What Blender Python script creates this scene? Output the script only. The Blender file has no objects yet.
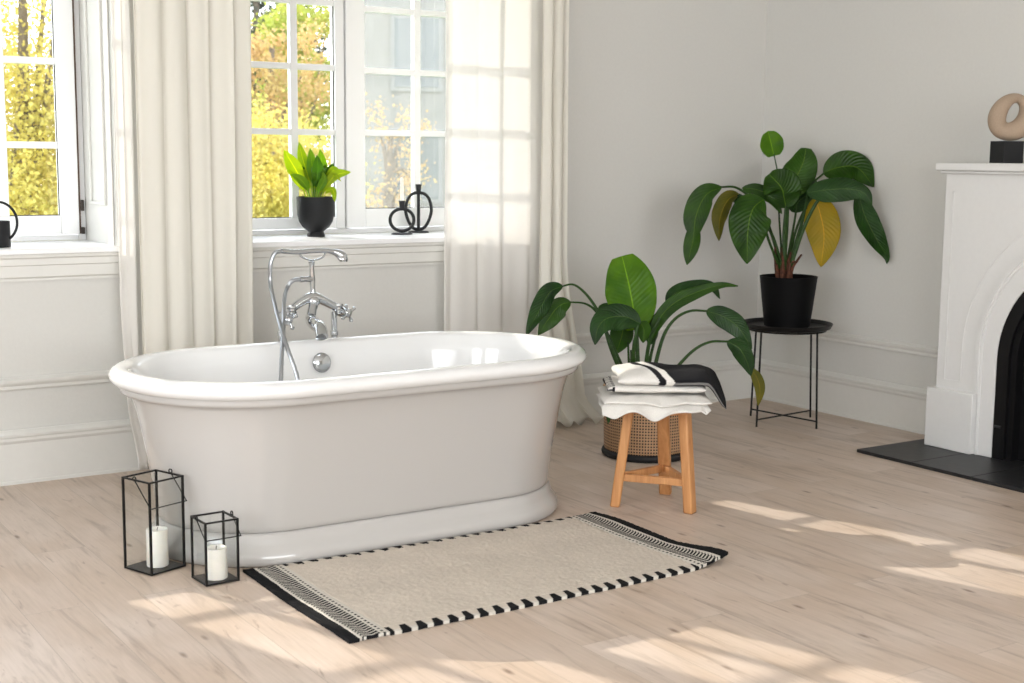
import bpy, math, random
from math import sin, cos, pi, radians, sqrt, atan2
from mathutils import Vector, Matrix, noise
random.seed(7)
scene = bpy.context.scene
col = scene.collection

# ------------------------------------------------------------------ camera
F_PX = 1367.5; PITCH = 0.13462268; ROLL = 0.0090695; YAW = 0.57711112
CAM = Vector((-5.5757, -5.9219, 1.4))
fw = Vector((sin(YAW)*cos(PITCH), cos(YAW)*cos(PITCH), -sin(PITCH)))
_rt = Vector((cos(YAW), -sin(YAW), 0)); _up = _rt.cross(fw)
rt = cos(ROLL)*_rt + sin(ROLL)*_up
up = -sin(ROLL)*_rt + cos(ROLL)*_up
cd = bpy.data.cameras.new('camera'); cam = bpy.data.objects.new('camera', cd); col.objects.link(cam)
M = Matrix((rt, up, -fw)).transposed().to_4x4(); M.translation = CAM
cam.matrix_world = M
cd.sensor_width = 36; cd.lens = F_PX*36/1024; cd.clip_start = .05; cd.clip_end = 400
cd.dof.use_dof = True; cd.dof.focus_distance = 5.6; cd.dof.aperture_fstop = 4.5
scene.camera = cam

def ray(px, py): return fw + rt*((px-512)/F_PX) + up*((341.5-py)/F_PX)
def at(px, py, **k):
    q = ray(px, py); a, v = list(k.items())[0]; i = 'xyz'.index(a)
    return CAM + q*((v-CAM[i])/q[i])
def atd(px, py, dist): return CAM + ray(px, py)*dist          # dist = depth along the view axis

# ------------------------------------------------------------------ materials
def mat(name): 
    m = bpy.data.materials.new(name); m.use_nodes = True
    nt = m.node_tree; b = nt.nodes['Principled BSDF']; return m, nt, b
def N(nt, t, **kw):
    n = nt.nodes.new(t)
    for k, v in kw.items():
        if k in ('operation', 'blend_type', 'data_type', 'wave_type', 'bands_direction', 'attribute_name', 'feature', 'noise_dimensions', 'distribution'): setattr(n, k, v)
        else: n.inputs[k].default_value = v
    return n
def simple(name, c, rough=.5, metal=0, bump=0, bscale=200, var=0, spec=None, coat=0, sheen=0):
    m, nt, b = mat(name)
    b.inputs['Base Color'].default_value = (*c, 1); b.inputs['Roughness'].default_value = rough
    b.inputs['Metallic'].default_value = metal
    if spec is not None: b.inputs['Specular IOR Level'].default_value = spec
    if coat: b.inputs['Coat Weight'].default_value = coat; b.inputs['Coat Roughness'].default_value = .03
    if sheen: b.inputs['Sheen Weight'].default_value = sheen
    tc = N(nt, 'ShaderNodeTexCoord')
    if bump or var:
        n = N(nt, 'ShaderNodeTexNoise', Scale=bscale, Detail=4.0); nt.links.new(tc.outputs['Object'], n.inputs['Vector'])
    if bump:
        bp = N(nt, 'ShaderNodeBump', Strength=bump, Distance=.01); nt.links.new(n.outputs['Fac'], bp.inputs['Height']); nt.links.new(bp.outputs[0], b.inputs['Normal'])
    if var:
        r = N(nt, 'ShaderNodeValToRGB'); nt.links.new(n.outputs['Fac'], r.inputs[0])
        r.color_ramp.elements[0].position = .3; r.color_ramp.elements[1].position = .7
        r.color_ramp.elements[0].color = (*[x*(1-var) for x in c], 1); r.color_ramp.elements[1].color = (*[min(1, x*(1+var)) for x in c], 1)
        nt.links.new(r.outputs[0], b.inputs['Base Color'])
    return m

WALL = simple('wall_paint', (.66, .65, .615), .6, bump=.03, bscale=60, var=.012)
TRIM = simple('trim_paint', (.73, .72, .68), .4, bump=.02, bscale=30, var=.01)
CEIL = simple('ceiling_paint', (.8, .8, .79), .8)
FRAME = simple('window_paint', (.91, .91, .91), .3)
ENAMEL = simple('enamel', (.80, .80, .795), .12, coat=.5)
ENAMEL_SHADED = simple('enamel_shaded', (.50, .482, .462), .16, coat=.6)  # same white enamel, darkened to put shade into the tub's outside
CHROME = simple('chrome', (.56, .58, .60), .05, metal=1)
HOSEM = simple('steel_hose', (.42, .44, .47), .28, metal=1)
BLACKM = simple('black_metal', (.005, .005, .0055), .40, spec=.3, bump=.02, bscale=90)
BLACKC = simple('matt_black_ceramic', (.012, .0125, .014), .55, spec=.3, bump=.03, bscale=120)
BLACKP = simple('black_planter', (.003, .003, .0035), .55, spec=.12)
WAX = simple('candle_wax', (.86, .83, .76), .45, bump=.05, bscale=30)
WAX.node_tree.nodes['Principled BSDF'].inputs['Subsurface Weight'].default_value = .25
WAX.node_tree.nodes['Principled BSDF'].inputs['Subsurface Radius'].default_value = (.02, .015, .01)
WICK = simple('wick', (.02, .018, .015), .9)
SEAL = simple('dark_seal', (.05, .04, .035), .8)
MARBLE = simple('fireplace_paint', (.74, .735, .72), .35, bump=.02, bscale=40, var=.01)
IRON = simple('cast_iron', (.004, .004, .0045), .45, spec=.25, bump=.05, bscale=50)
SLATE = simple('slate_tile', (.018, .018, .019), .42, spec=.35, bump=.08, bscale=25, var=.25)
STONE = simple('beige_clay', (.38, .285, .205), .75, bump=.08, bscale=150, var=.06)
SOIL = simple('soil', (.03, .02, .012), .95, bump=.5, bscale=80, var=.4)
SHEATH = simple('dry_sheath', (.10, .033, .015), .8, bump=.3, bscale=80, var=.5)

def leafmat(name, c1, c2, trans=.35, rough=.32, veins=True):
    m, nt, b = mat(name); L = nt.links.new
    out = nt.nodes['Material Output']
    tc = N(nt, 'ShaderNodeTexCoord'); uv = N(nt, 'ShaderNodeSeparateXYZ'); L(tc.outputs['UV'], uv.inputs[0])
    n = N(nt, 'ShaderNodeTexNoise', Scale=9.0, Detail=5.0); L(tc.outputs['Object'], n.inputs['Vector'])
    r = N(nt, 'ShaderNodeValToRGB'); L(n.outputs['Fac'], r.inputs[0])
    r.color_ramp.elements[0].position = .35; r.color_ramp.elements[1].position = .68
    r.color_ramp.elements[0].color = (*c1, 1); r.color_ramp.elements[1].color = (*c2, 1)
    # midrib + side veins : v = |x-.5|
    a = N(nt, 'ShaderNodeMath', operation='SUBTRACT'); L(uv.outputs[0], a.inputs[0]); a.inputs[1].default_value = .5
    ab = N(nt, 'ShaderNodeMath', operation='ABSOLUTE'); L(a.outputs[0], ab.inputs[0])
    mr = N(nt, 'ShaderNodeMath', operation='LESS_THAN'); L(ab.outputs[0], mr.inputs[0]); mr.inputs[1].default_value = .013
    mm = N(nt, 'ShaderNodeMath', operation='MULTIPLY'); L(ab.outputs[0], mm.inputs[0]); mm.inputs[1].default_value = -.45
    ad = N(nt, 'ShaderNodeMath', operation='ADD'); L(uv.outputs[1], ad.inputs[0]); L(mm.outputs[0], ad.inputs[1])
    sc = N(nt, 'ShaderNodeMath', operation='MULTIPLY'); L(ad.outputs[0], sc.inputs[0]); sc.inputs[1].default_value = 2*pi*16
    sn = N(nt, 'ShaderNodeMath', operation='SINE'); L(sc.outputs[0], sn.inputs[0])
    mix = N(nt, 'ShaderNodeMix', data_type='RGBA'); L(mr.outputs[0], mix.inputs[0])
    L(r.outputs[0], mix.inputs[6]); mix.inputs[7].default_value = (min(1, c2[0]*1.8+.03), min(1, c2[1]*1.5+.03), c2[2]*1.4+.01, 1)
    L(mix.outputs[2], b.inputs['Base Color']); b.inputs['Roughness'].default_value = rough; b.inputs['Specular IOR Level'].default_value = .32
    bp = N(nt, 'ShaderNodeBump', Strength=.35, Distance=.004); L(sn.outputs[0], bp.inputs['Height']); L(bp.outputs[0], b.inputs['Normal'])
    tr = N(nt, 'ShaderNodeBsdfTranslucent'); 
    hs = N(nt, 'ShaderNodeHueSaturation', Saturation=1.15, Value=1.7); L(mix.outputs[2], hs.inputs['Color']); L(hs.outputs[0], tr.inputs[0])
    ms = N(nt, 'ShaderNodeMixShader', Fac=trans); L(b.outputs[0], ms.inputs[1]); L(tr.outputs[0], ms.inputs[2]); L(ms.outputs[0], out.inputs[0])
    return m
LEAF = leafmat('leaf_green', (.018, .062, .004), (.045, .125, .008))
LEAFD = leafmat('leaf_dark', (.008, .036, .004), (.02, .072, .008), .22, .3)
LEAFB = leafmat('leaf_bright', (.075, .20, .008), (.14, .30, .01), .5)
LEAFY = leafmat('leaf_yellow', (.46, .33, .015), (.38, .30, .02), .45)
LEAFO = leafmat('leaf_olive', (.12, .13, .015), (.22, .19, .02), .4)
LEAFL = leafmat('leaf_lime', (.34, .46, .02), (.52, .58, .03), .55)
STEM = simple('stem_green', (.018, .055, .006), .45, spec=.3, bump=.1, bscale=60, var=.35)
STEML = simple('stem_pale', (.30, .36, .06), .4, var=.2, bscale=60)

def woodmat(name, c1, c2, scale=1.0, axis=2, rough=.5):
    m, nt, b = mat(name); L = nt.links.new
    tc = N(nt, 'ShaderNodeTexCoord'); mp = N(nt, 'ShaderNodeMapping'); s = [14, 14, 14]; s[axis] = 1.2
    mp.inputs['Scale'].default_value = [x*scale for x in s]; L(tc.outputs['Object'], mp.inputs[0])
    n = N(nt, 'ShaderNodeTexNoise', Scale=3.0, Detail=8.0, Roughness=.6, Distortion=.6); L(mp.outputs[0], n.inputs['Vector'])
    r = N(nt, 'ShaderNodeValToRGB'); L(n.outputs['Fac'], r.inputs[0]); r.color_ramp.elements[0].position = .32; r.color_ramp.elements[1].position = .68
    r.color_ramp.elements[0].color = (*c1, 1); r.color_ramp.elements[1].color = (*c2, 1); L(r.outputs[0], b.inputs['Base Color'])
    b.inputs['Roughness'].default_value = rough
    bp = N(nt, 'ShaderNodeBump', Strength=.1, Distance=.01); L(n.outputs['Fac'], bp.inputs['Height']); L(bp.outputs[0], b.inputs['Normal'])
    return m
WOOD = woodmat('pine_wood', (.44, .19, .065), (.62, .31, .12))

def floormat():
    m, nt, b = mat('whitewashed_oak_planks'); L = nt.links.new
    tc = N(nt, 'ShaderNodeTexCoord'); mp = N(nt, 'ShaderNodeMapping'); mp.inputs['Rotation'].default_value = (0, 0, pi/2)
    L(tc.outputs['Object'], mp.inputs[0])
    br = N(nt, 'ShaderNodeTexBrick'); L(mp.outputs[0], br.inputs['Vector'])
    br.offset = .37; br.inputs['Scale'].default_value = 1; br.inputs['Brick Width'].default_value = 1.75; br.inputs['Row Height'].default_value = .185
    br.inputs['Mortar Size'].default_value = .0011; br.inputs['Mortar Smooth'].default_value = .2; br.inputs['Bias'].default_value = 0
    br.inputs['Color1'].default_value = (0, 0, 0, 1); br.inputs['Color2'].default_value = (1, 1, 1, 1); br.inputs['Mortar'].default_value = (.5, .5, .5, 1)
    # per plank offset of the grain
    sh = N(nt, 'ShaderNodeVectorMath', operation='SCALE'); L(br.outputs['Color'], sh.inputs[0]); sh.inputs['Scale'].default_value = 7.3
    ad = N(nt, 'ShaderNodeVectorMath', operation='ADD'); L(tc.outputs['Object'], ad.inputs[0]); L(sh.outputs[0], ad.inputs[1])
    m2 = N(nt, 'ShaderNodeMapping'); m2.inputs['Scale'].default_value = (11, 1.1, 1); L(ad.outputs[0], m2.inputs[0])
    g = N(nt, 'ShaderNodeTexNoise', Scale=1.6, Detail=9.0, Roughness=.62, Distortion=.8); L(m2.outputs[0], g.inputs['Vector'])
    m3 = N(nt, 'ShaderNodeMapping'); m3.inputs['Scale'].default_value = (60, 3, 1); L(ad.outputs[0], m3.inputs[0])
    g2 = N(nt, 'ShaderNodeTexNoise', Scale=2.0, Detail=5.0, Roughness=.6); L(m3.outputs[0], g2.inputs['Vector'])
    base = N(nt, 'ShaderNodeMix', data_type='RGBA'); L(br.outputs['Color'], base.inputs[0])
    base.inputs[6].default_value = (.585, .475, .385, 1); base.inputs[7].default_value = (.625, .515, .425, 1)
    r = N(nt, 'ShaderNodeValToRGB'); L(g.outputs['Fac'], r.inputs[0])
    e = r.color_ramp.elements; e[0].position = .30; e[0].color = (.60, .56, .53, 1); e[1].position = .46; e[1].color = (1, 1, 1, 1)
    x = e.new(.72); x.color = (1.1, 1.1, 1.12, 1)
    mu = N(nt, 'ShaderNodeMix', data_type='RGBA', blend_type='MULTIPLY'); mu.inputs[0].default_value = .75; L(base.outputs[2], mu.inputs[6]); L(r.outputs[0], mu.inputs[7])
    r2 = N(nt, 'ShaderNodeValToRGB'); L(g2.outputs['Fac'], r2.inputs[0]); r2.color_ramp.elements[0].color = (.84, .82, .8, 1); r2.color_ramp.elements[0].position = .3; r2.color_ramp.elements[1].position = .6
    mu2 = N(nt, 'ShaderNodeMix', data_type='RGBA', blend_type='MULTIPLY'); mu2.inputs[0].default_value = .6; L(mu.outputs[2], mu2.inputs[6]); L(r2.outputs[0], mu2.inputs[7])
    # short dark checks and pale lime-washed clouds
    m4 = N(nt, 'ShaderNodeMapping'); m4.inputs['Scale'].default_value = (26, 4.5, 1); L(ad.outputs[0], m4.inputs[0])
    g4 = N(nt, 'ShaderNodeTexNoise', Scale=1.0, Detail=4.0, Roughness=.55, Distortion=1.2); L(m4.outputs[0], g4.inputs['Vector'])
    r4 = N(nt, 'ShaderNodeValToRGB'); L(g4.outputs['Fac'], r4.inputs[0]); r4.color_ramp.elements[0].position = .27; r4.color_ramp.elements[0].color = (.62, .57, .54, 1); r4.color_ramp.elements[1].position = .37
    g5 = N(nt, 'ShaderNodeTexNoise', Scale=2.2, Detail=3.0); L(ad.outputs[0], g5.inputs['Vector'])
    r5 = N(nt, 'ShaderNodeValToRGB'); L(g5.outputs['Fac'], r5.inputs[0]); r5.color_ramp.elements[0].position = .35; r5.color_ramp.elements[0].color = (.93, .90, .87, 1); r5.color_ramp.elements[1].position = .65; r5.color_ramp.elements[1].color = (1.05, 1.07, 1.11, 1)
    mA = N(nt, 'ShaderNodeMix', data_type='RGBA', blend_type='MULTIPLY'); mA.inputs[0].default_value = .8; L(mu2.outputs[2], mA.inputs[6]); L(r4.outputs[0], mA.inputs[7])
    mB = N(nt, 'ShaderNodeMix', data_type='RGBA', blend_type='MULTIPLY'); mB.inputs[0].default_value = 1; L(mA.outputs[2], mB.inputs[6]); L(r5.outputs[0], mB.inputs[7])
    mu2 = mB
    # knots
    mk = N(nt, 'ShaderNodeMapping'); mk.inputs['Scale'].default_value = (8.5, 3.0, 1); L(ad.outputs[0], mk.inputs[0])
    vo = N(nt, 'ShaderNodeTexVoronoi', Scale=1.0, Randomness=1.0); L(mk.outputs[0], vo.inputs['Vector'])
    r3 = N(nt, 'ShaderNodeValToRGB'); L(vo.outputs['Distance'], r3.inputs[0])
    q = r3.color_ramp.elements; q[0].position = .03; q[0].color = (.38, .32, .28, 1); q[1].position = .105; q[1].color = (1, 1, 1, 1)
    mu3 = N(nt, 'ShaderNodeMix', data_type='RGBA', blend_type='MULTIPLY'); mu3.inputs[0].default_value = .95; L(mu2.outputs[2], mu3.inputs[6]); L(r3.outputs[0], mu3.inputs[7])
    mo = N(nt, 'ShaderNodeMix', data_type='RGBA'); L(br.outputs['Fac'], mo.inputs[0]); L(mu3.outputs[2], mo.inputs[6]); mo.inputs[7].default_value = (.42, .34, .27, 1)
    L(mo.outputs[2], b.inputs['Base Color'])
    b.inputs['Roughness'].default_value = .42; b.inputs['Specular IOR Level'].default_value = .45
    iv = N(nt, 'ShaderNodeMath', operation='SUBTRACT'); L(g2.outputs['Fac'], iv.inputs[0]); L(br.outputs['Fac'], iv.inputs[1])
    bp = N(nt, 'ShaderNodeBump', Strength=.12, Distance=.004); L(iv.outputs[0], bp.inputs['Height']); L(bp.outputs[0], b.inputs['Normal'])
    return m
FLOOR = floormat()

def glassmat(name, refl=.08, tint=(1, 1, 1), haze=0):
    m, nt, b = mat(name); L = nt.links.new; nt.nodes.remove(b); out = nt.nodes['Material Output']
    t = N(nt, 'ShaderNodeBsdfTransparent'); t.inputs[0].default_value = (*tint, 1)
    g = N(nt, 'ShaderNodeBsdfGlossy', Roughness=.02); lw = N(nt, 'ShaderNodeLayerWeight', Blend=.5); pw = N(nt, 'ShaderNodeMath', operation='POWER'); L(lw.outputs['Facing'], pw.inputs[0]); pw.inputs[1].default_value = 5
    a = N(nt, 'ShaderNodeMath', operation='MULTIPLY_ADD'); L(pw.outputs[0], a.inputs[0]); a.inputs[1].default_value = .6; a.inputs[2].default_value = refl
    ms = N(nt, 'ShaderNodeMixShader'); L(a.outputs[0], ms.inputs[0]); L(t.outputs[0], ms.inputs[1]); L(g.outputs[0], ms.inputs[2])
    last = ms
    if haze:
        d = N(nt, 'ShaderNodeBsdfTranslucent'); d.inputs[0].default_value = (.9, .9, .9, 1)
        m2 = N(nt, 'ShaderNodeMixShader', Fac=haze); L(ms.outputs[0], m2.inputs[1]); L(d.outputs[0], m2.inputs[2]); last = m2
    L(last.outputs[0], out.inputs[0]); return m
GLASS = glassmat('window_glass', .035)
GLASSH = glassmat('window_glass_dusty_haze', .09, haze=.035)  # haze stands for dust and for the pale reflection in the panes
GLASSL = glassmat('lantern_glass', .03, (.985, .992, .99))

def curtainmat(name, c, transp, transl, stripe=0):
    m, nt, b = mat(name); L = nt.links.new; out = nt.nodes['Material Output']
    b.inputs['Base Color'].default_value = (*c, 1); b.inputs['Roughness'].default_value = .85; b.inputs['Sheen Weight'].default_value = .1
    tc = N(nt, 'ShaderNodeTexCoord'); n = N(nt, 'ShaderNodeTexNoise', Scale=350.0); L(tc.outputs['Object'], n.inputs['Vector'])
    bp = N(nt, 'ShaderNodeBump', Strength=.12, Distance=.002); L(n.outputs['Fac'], bp.inputs['Height']); L(bp.outputs[0], b.inputs['Normal'])
    t = N(nt, 'ShaderNodeBsdfTranslucent'); t.inputs[0].default_value = (*c, 1)
    ms = N(nt, 'ShaderNodeMixShader', Fac=transl); L(b.outputs[0], ms.inputs[1]); L(t.outputs[0], ms.inputs[2])
    x = N(nt, 'ShaderNodeBsdfTransparent'); m2 = N(nt, 'ShaderNodeMixShader', Fac=transp); L(ms.outputs[0], m2.inputs[1]); L(x.outputs[0], m2.inputs[2])
    L(m2.outputs[0], out.inputs[0]); return m
SHEER = curtainmat('sheer_curtain', (.95, .93, .895), .13, .42)
DRAPE = curtainmat('cream_curtain', (.92, .895, .825), .0, .36)

def attrmat(name, rough=.95, bump=.5, bscale=300, sheen=.2):
    m, nt, b = mat(name); L = nt.links.new
    a = N(nt, 'ShaderNodeAttribute'); a.attribute_name = 'Col'
    tc = N(nt, 'ShaderNodeTexCoord'); n = N(nt, 'ShaderNodeTexNoise', Scale=bscale, Detail=3.0); L(tc.outputs['Object'], n.inputs['Vector'])
    r = N(nt, 'ShaderNodeValToRGB'); L(n.outputs['Fac'], r.inputs[0]); r.color_ramp.elements[0].position = .35; r.color_ramp.elements[0].color = (.82, .82, .82, 1); r.color_ramp.elements[1].position = .65
    mu = N(nt, 'ShaderNodeMix', data_type='RGBA', blend_type='MULTIPLY'); mu.inputs[0].default_value = .7; L(a.outputs['Color'], mu.inputs[6]); L(r.outputs[0], mu.inputs[7])
    L(mu.outputs[2], b.inputs['Base Color']); b.inputs['Roughness'].default_value = rough; b.inputs['Sheen Weight'].default_value = sheen; b.inputs['Specular IOR Level'].default_value = .12
    bp = N(nt, 'ShaderNodeBump', Strength=bump, Distance=.003); L(n.outputs['Fac'], bp.inputs['Height']); L(bp.outputs[0], b.inputs['Normal'])
    return m
RUG = attrmat('woven_rug', sheen=0, bscale=260)
TOWEL = attrmat('cotton_towel', sheen=0, bump=.5, bscale=420)

# ------------------------------------------------------------------ mesh helpers
class MB:
    def __init__(s): s.v = []; s.f = []; s.uv = None; s.cols = None; s.sm = True
    def add(s, vs, fs):
        o = len(s.v); s.v += [tuple(x) for x in vs]; s.f += [tuple(i+o for i in f) for f in fs]; return s
    def box(s, c, d, R=None):
        c = Vector(c); vs = []
        for x in (-1, 1):
            for y in (-1, 1):
                for z in (-1, 1):
                    p = Vector((x*d[0]/2, y*d[1]/2, z*d[2]/2)); vs.append(c + (R @ p if R else p))
        return s.add(vs, [(0, 1, 3, 2), (4, 6, 7, 5), (0, 4, 5, 1), (2, 3, 7, 6), (0, 2, 6, 4), (1, 5, 7, 3)])
    def box2(s, a, b): return s.box([(a[i]+b[i])/2 for i in range(3)], [abs(b[i]-a[i]) for i in range(3)])
    def tube(s, pts, r, seg=10, cap=True, flat=1.0, closed=False):
        pts = [Vector(p) for p in pts]; n = len(pts); rs = r if hasattr(r, '__len__') else [r]*n
        vs = []; prev = None
        for i, p in enumerate(pts):
            if closed: t = pts[(i+1) % n]-pts[i-1]
            else: t = pts[min(i+1, n-1)]-pts[max(i-1, 0)]
            t = t.normalized()
            if prev is None:
                a = Vector((0, 0, 1)) if abs(t.z) < .9 else Vector((1, 0, 0)); u = t.cross(a).normalized()
            else:
                u = (prev - t*prev.dot(t)).normalized()
            prev = u; w = t.cross(u)
            for k in range(seg):
                th = 2*pi*k/seg; vs.append(p + u*rs[i]*cos(th) + w*rs[i]*flat*sin(th))
        fs = []
        m = n if closed else n-1
        for i in range(m):
            j = (i+1) % n
            for k in range(seg): fs.append((i*seg+k, i*seg+(k+1) % seg, j*seg+(k+1) % seg, j*seg+k))
        if cap and not closed:
            fs.append(tuple(range(seg))[::-1]); fs.append(tuple((n-1)*seg+k for k in range(seg)))
        return s.add(vs, fs)
    def lathe(s, prof, c=(0, 0, 0), seg=32, R=None):
        c = Vector(c); vs = []
        for r, z in prof:
            for k in range(seg):
                p = Vector((r*cos(2*pi*k/seg), r*sin(2*pi*k/seg), z)); vs.append(c + (R @ p if R else p))
        fs = []
        for i in range(len(prof)-1):
            for k in range(seg): fs.append((i*seg+k, i*seg+(k+1) % seg, (i+1)*seg+(k+1) % seg, (i+1)*seg+k))
        if prof[0][0] > 1e-6: fs.append(tuple(range(seg))[::-1])
        if prof[-1][0] > 1e-6: fs.append(tuple((len(prof)-1)*seg+k for k in range(seg)))
        return s.add(vs, fs)
    def prism(s, poly, d, o=(0, 0, 0), ax=(0, 1, 2)):
        """poly of (a,b) extruded along c from d[0] to d[1]; ax gives which world axis a, b, c are"""
        n = len(poly); vs = []
        for c in d:
            for a, b in poly:
                p = [0, 0, 0]; p[ax[0]] = a+o[0]; p[ax[1]] = b+o[1]; p[ax[2]] = c; vs.append(p)
        fs = [(i, (i+1) % n, n+(i+1) % n, n+i) for i in range(n)] + [tuple(range(n))[::-1], tuple(range(n, 2*n))]
        return s.add(vs, fs)
    def build(s, name, m, parent=None, smooth=None, bevel=0, sub=0, thick=0, angle=35):
        me = bpy.data.meshes.new(name); me.from_pydata([tuple(v) for v in s.v], [], s.f); me.validate()
        import bmesh
        if s.cols is None and s.uv is None:
            bm = bmesh.new(); bm.from_mesh(me); bmesh.ops.recalc_face_normals(bm, faces=bm.faces); bm.to_mesh(me); bm.free()
        if s.uv:
            l = me.uv_layers.new(name='UVMap')
            for lp in me.loops: l.data[lp.index].uv = s.uv[lp.vertex_index]
        if s.cols:
            a = me.color_attributes.new('Col', 'FLOAT_COLOR', 'POINT')
            a.data.foreach_set('color', [x for c in s.cols for x in (*c, 1)])
        me.materials.append(m)
        ob = bpy.data.objects.new(name, me); col.objects.link(ob)
        me.polygons.foreach_set('use_smooth', [True]*len(me.polygons))
        if angle and angle < 180: me.set_sharp_from_angle(angle=radians(angle))
        if parent: ob.parent = parent; ob.matrix_parent_inverse = Matrix.Translation(-parent.location)
        if thick: q = ob.modifiers.new('thickness', 'SOLIDIFY'); q.thickness = thick; q.offset = 0
        if bevel: q = ob.modifiers.new('bevel', 'BEVEL'); q.width = bevel; q.segments = 2; q.limit_method = 'ANGLE'; q.angle_limit = radians(40)
        if sub: q = ob.modifiers.new('subdivision', 'SUBSURF'); q.levels = sub; q.render_levels = sub
        return ob
def tag(o, label=None, cat=None, group=None, kind=None):
    for k, v in (('label', label), ('category', cat), ('group', group), ('kind', kind)):
        if v: o[k] = v
    return o
def empty(name, loc, label, cat, group=None):
    o = bpy.data.objects.new(name, None); col.objects.link(o); o.location = loc; o.empty_display_size = .05
    return tag(o, label, cat, group)
def S(o): o['kind'] = 'structure'; return o
def cr(pts, n=8):
    """catmull-rom through points (Vectors of any size)"""
    P = [Vector(p) for p in pts]; P = [P[0]*2-P[1]] + P + [P[-1]*2-P[-2]]; out = []
    for i in range(1, len(P)-2):
        for k in range(n):
            t = k/n; a, b, c, d = P[i-1:i+3]
            out.append(.5*((2*b)+(c-a)*t+(2*a-5*b+4*c-d)*t*t+(3*b-a-3*c+d)*t**3))
    out.append(P[-2]); return out
def lerp(a, b, t): return a+(b-a)*t
def sst(a, b, x): x = max(0, min(1, (x-a)/(b-a))); return x*x*(3-2*x)

# ------------------------------------------------------------------ room shell
XL, YF, HC = -8.0, -9.0, 3.0
SY = .43                                  # inner face of the window sashes; walls are thick
W1 = (-5.15, -3.775); W2 = (-3.155, -1.72); ZS, ZT = 1.0, 2.62
S(MB().box2((XL-.1, YF-.1, -.1), (.1, .60, 0)).build('floor', FLOOR))
S(MB().box2((XL-.1, YF-.1, HC), (.1, .60, HC+.1)).build('ceiling', CEIL))
w = MB(); T = .55
for a, b in ((XL, W1[0]), (W1[1], W2[0]), (W2[1], 0.0)): w.box2((a, 0, 0), (b, T, HC))
for a, b in (W1, W2): w.box2((a, 0, 0), (b, T, ZS-.025)); w.box2((a, 0, ZT), (b, T, HC))
S(w.build('wall_back', WALL, angle=20))
S(MB().box2((0, YF, 0), (.1, T, HC)).build('wall_right', WALL))
wl = MB()                                  # unseen left wall with two openings added for the fill lamps
for a, b, c, d in ((YF, -6.4, 0, HC), (-4.9, -3.9, 0, HC), (-2.4, T, 0, HC), (-6.4, -4.9, 0, .9), (-6.4, -4.9, 2.6, HC), (-3.9, -2.4, 0, .9), (-3.9, -2.4, 2.6, HC)):
    wl.box2((XL-.1, a, c), (XL, b, d))
S(wl.build('wall_left', WALL))
wf = MB()  # unseen front wall, its opening added for the front fill lamp
for a, b, c, d in ((XL, -6.4, 0, HC), (-2.0, 0, 0, HC), (-6.4, -2.0, 0, .8), (-6.4, -2.0, 2.7, HC)): wf.box2((a, YF-.1, c), (b, YF, d))
S(wf.build('wall_front', WALL))

base_prof = [(0, 0), (-.026, 0), (-.026, .012), (-.022, .016), (-.022, .175), (-.026, .180), (-.030, .188), (-.030, .200), (-.036, .207), (-.036, .216), (-.022, .224), (-.014, .232), (0, .232)]
rail_prof = [(0, .402), (-.010, .402), (-.014, .408), (-.014, .420), (-.024, .430), (-.028, .440), (-.028, .447), (-.018, .450), (-.008, .456), (0, .456)]
S(MB().prism(base_prof, (XL, -.02), ax=(1, 2, 0)).build('baseboard_back', TRIM, angle=25))
S(MB().prism(rail_prof, (XL, -.02), ax=(1, 2, 0)).build('trim_1', TRIM, angle=25))
S(MB().prism(base_prof, (YF, -.0), ax=(0, 2, 1)).build('baseboard_right', TRIM, angle=25))
S(MB().prism(rail_prof, (YF, -.0), ax=(0, 2, 1)).build('trim_2', TRIM, angle=25))

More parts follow.
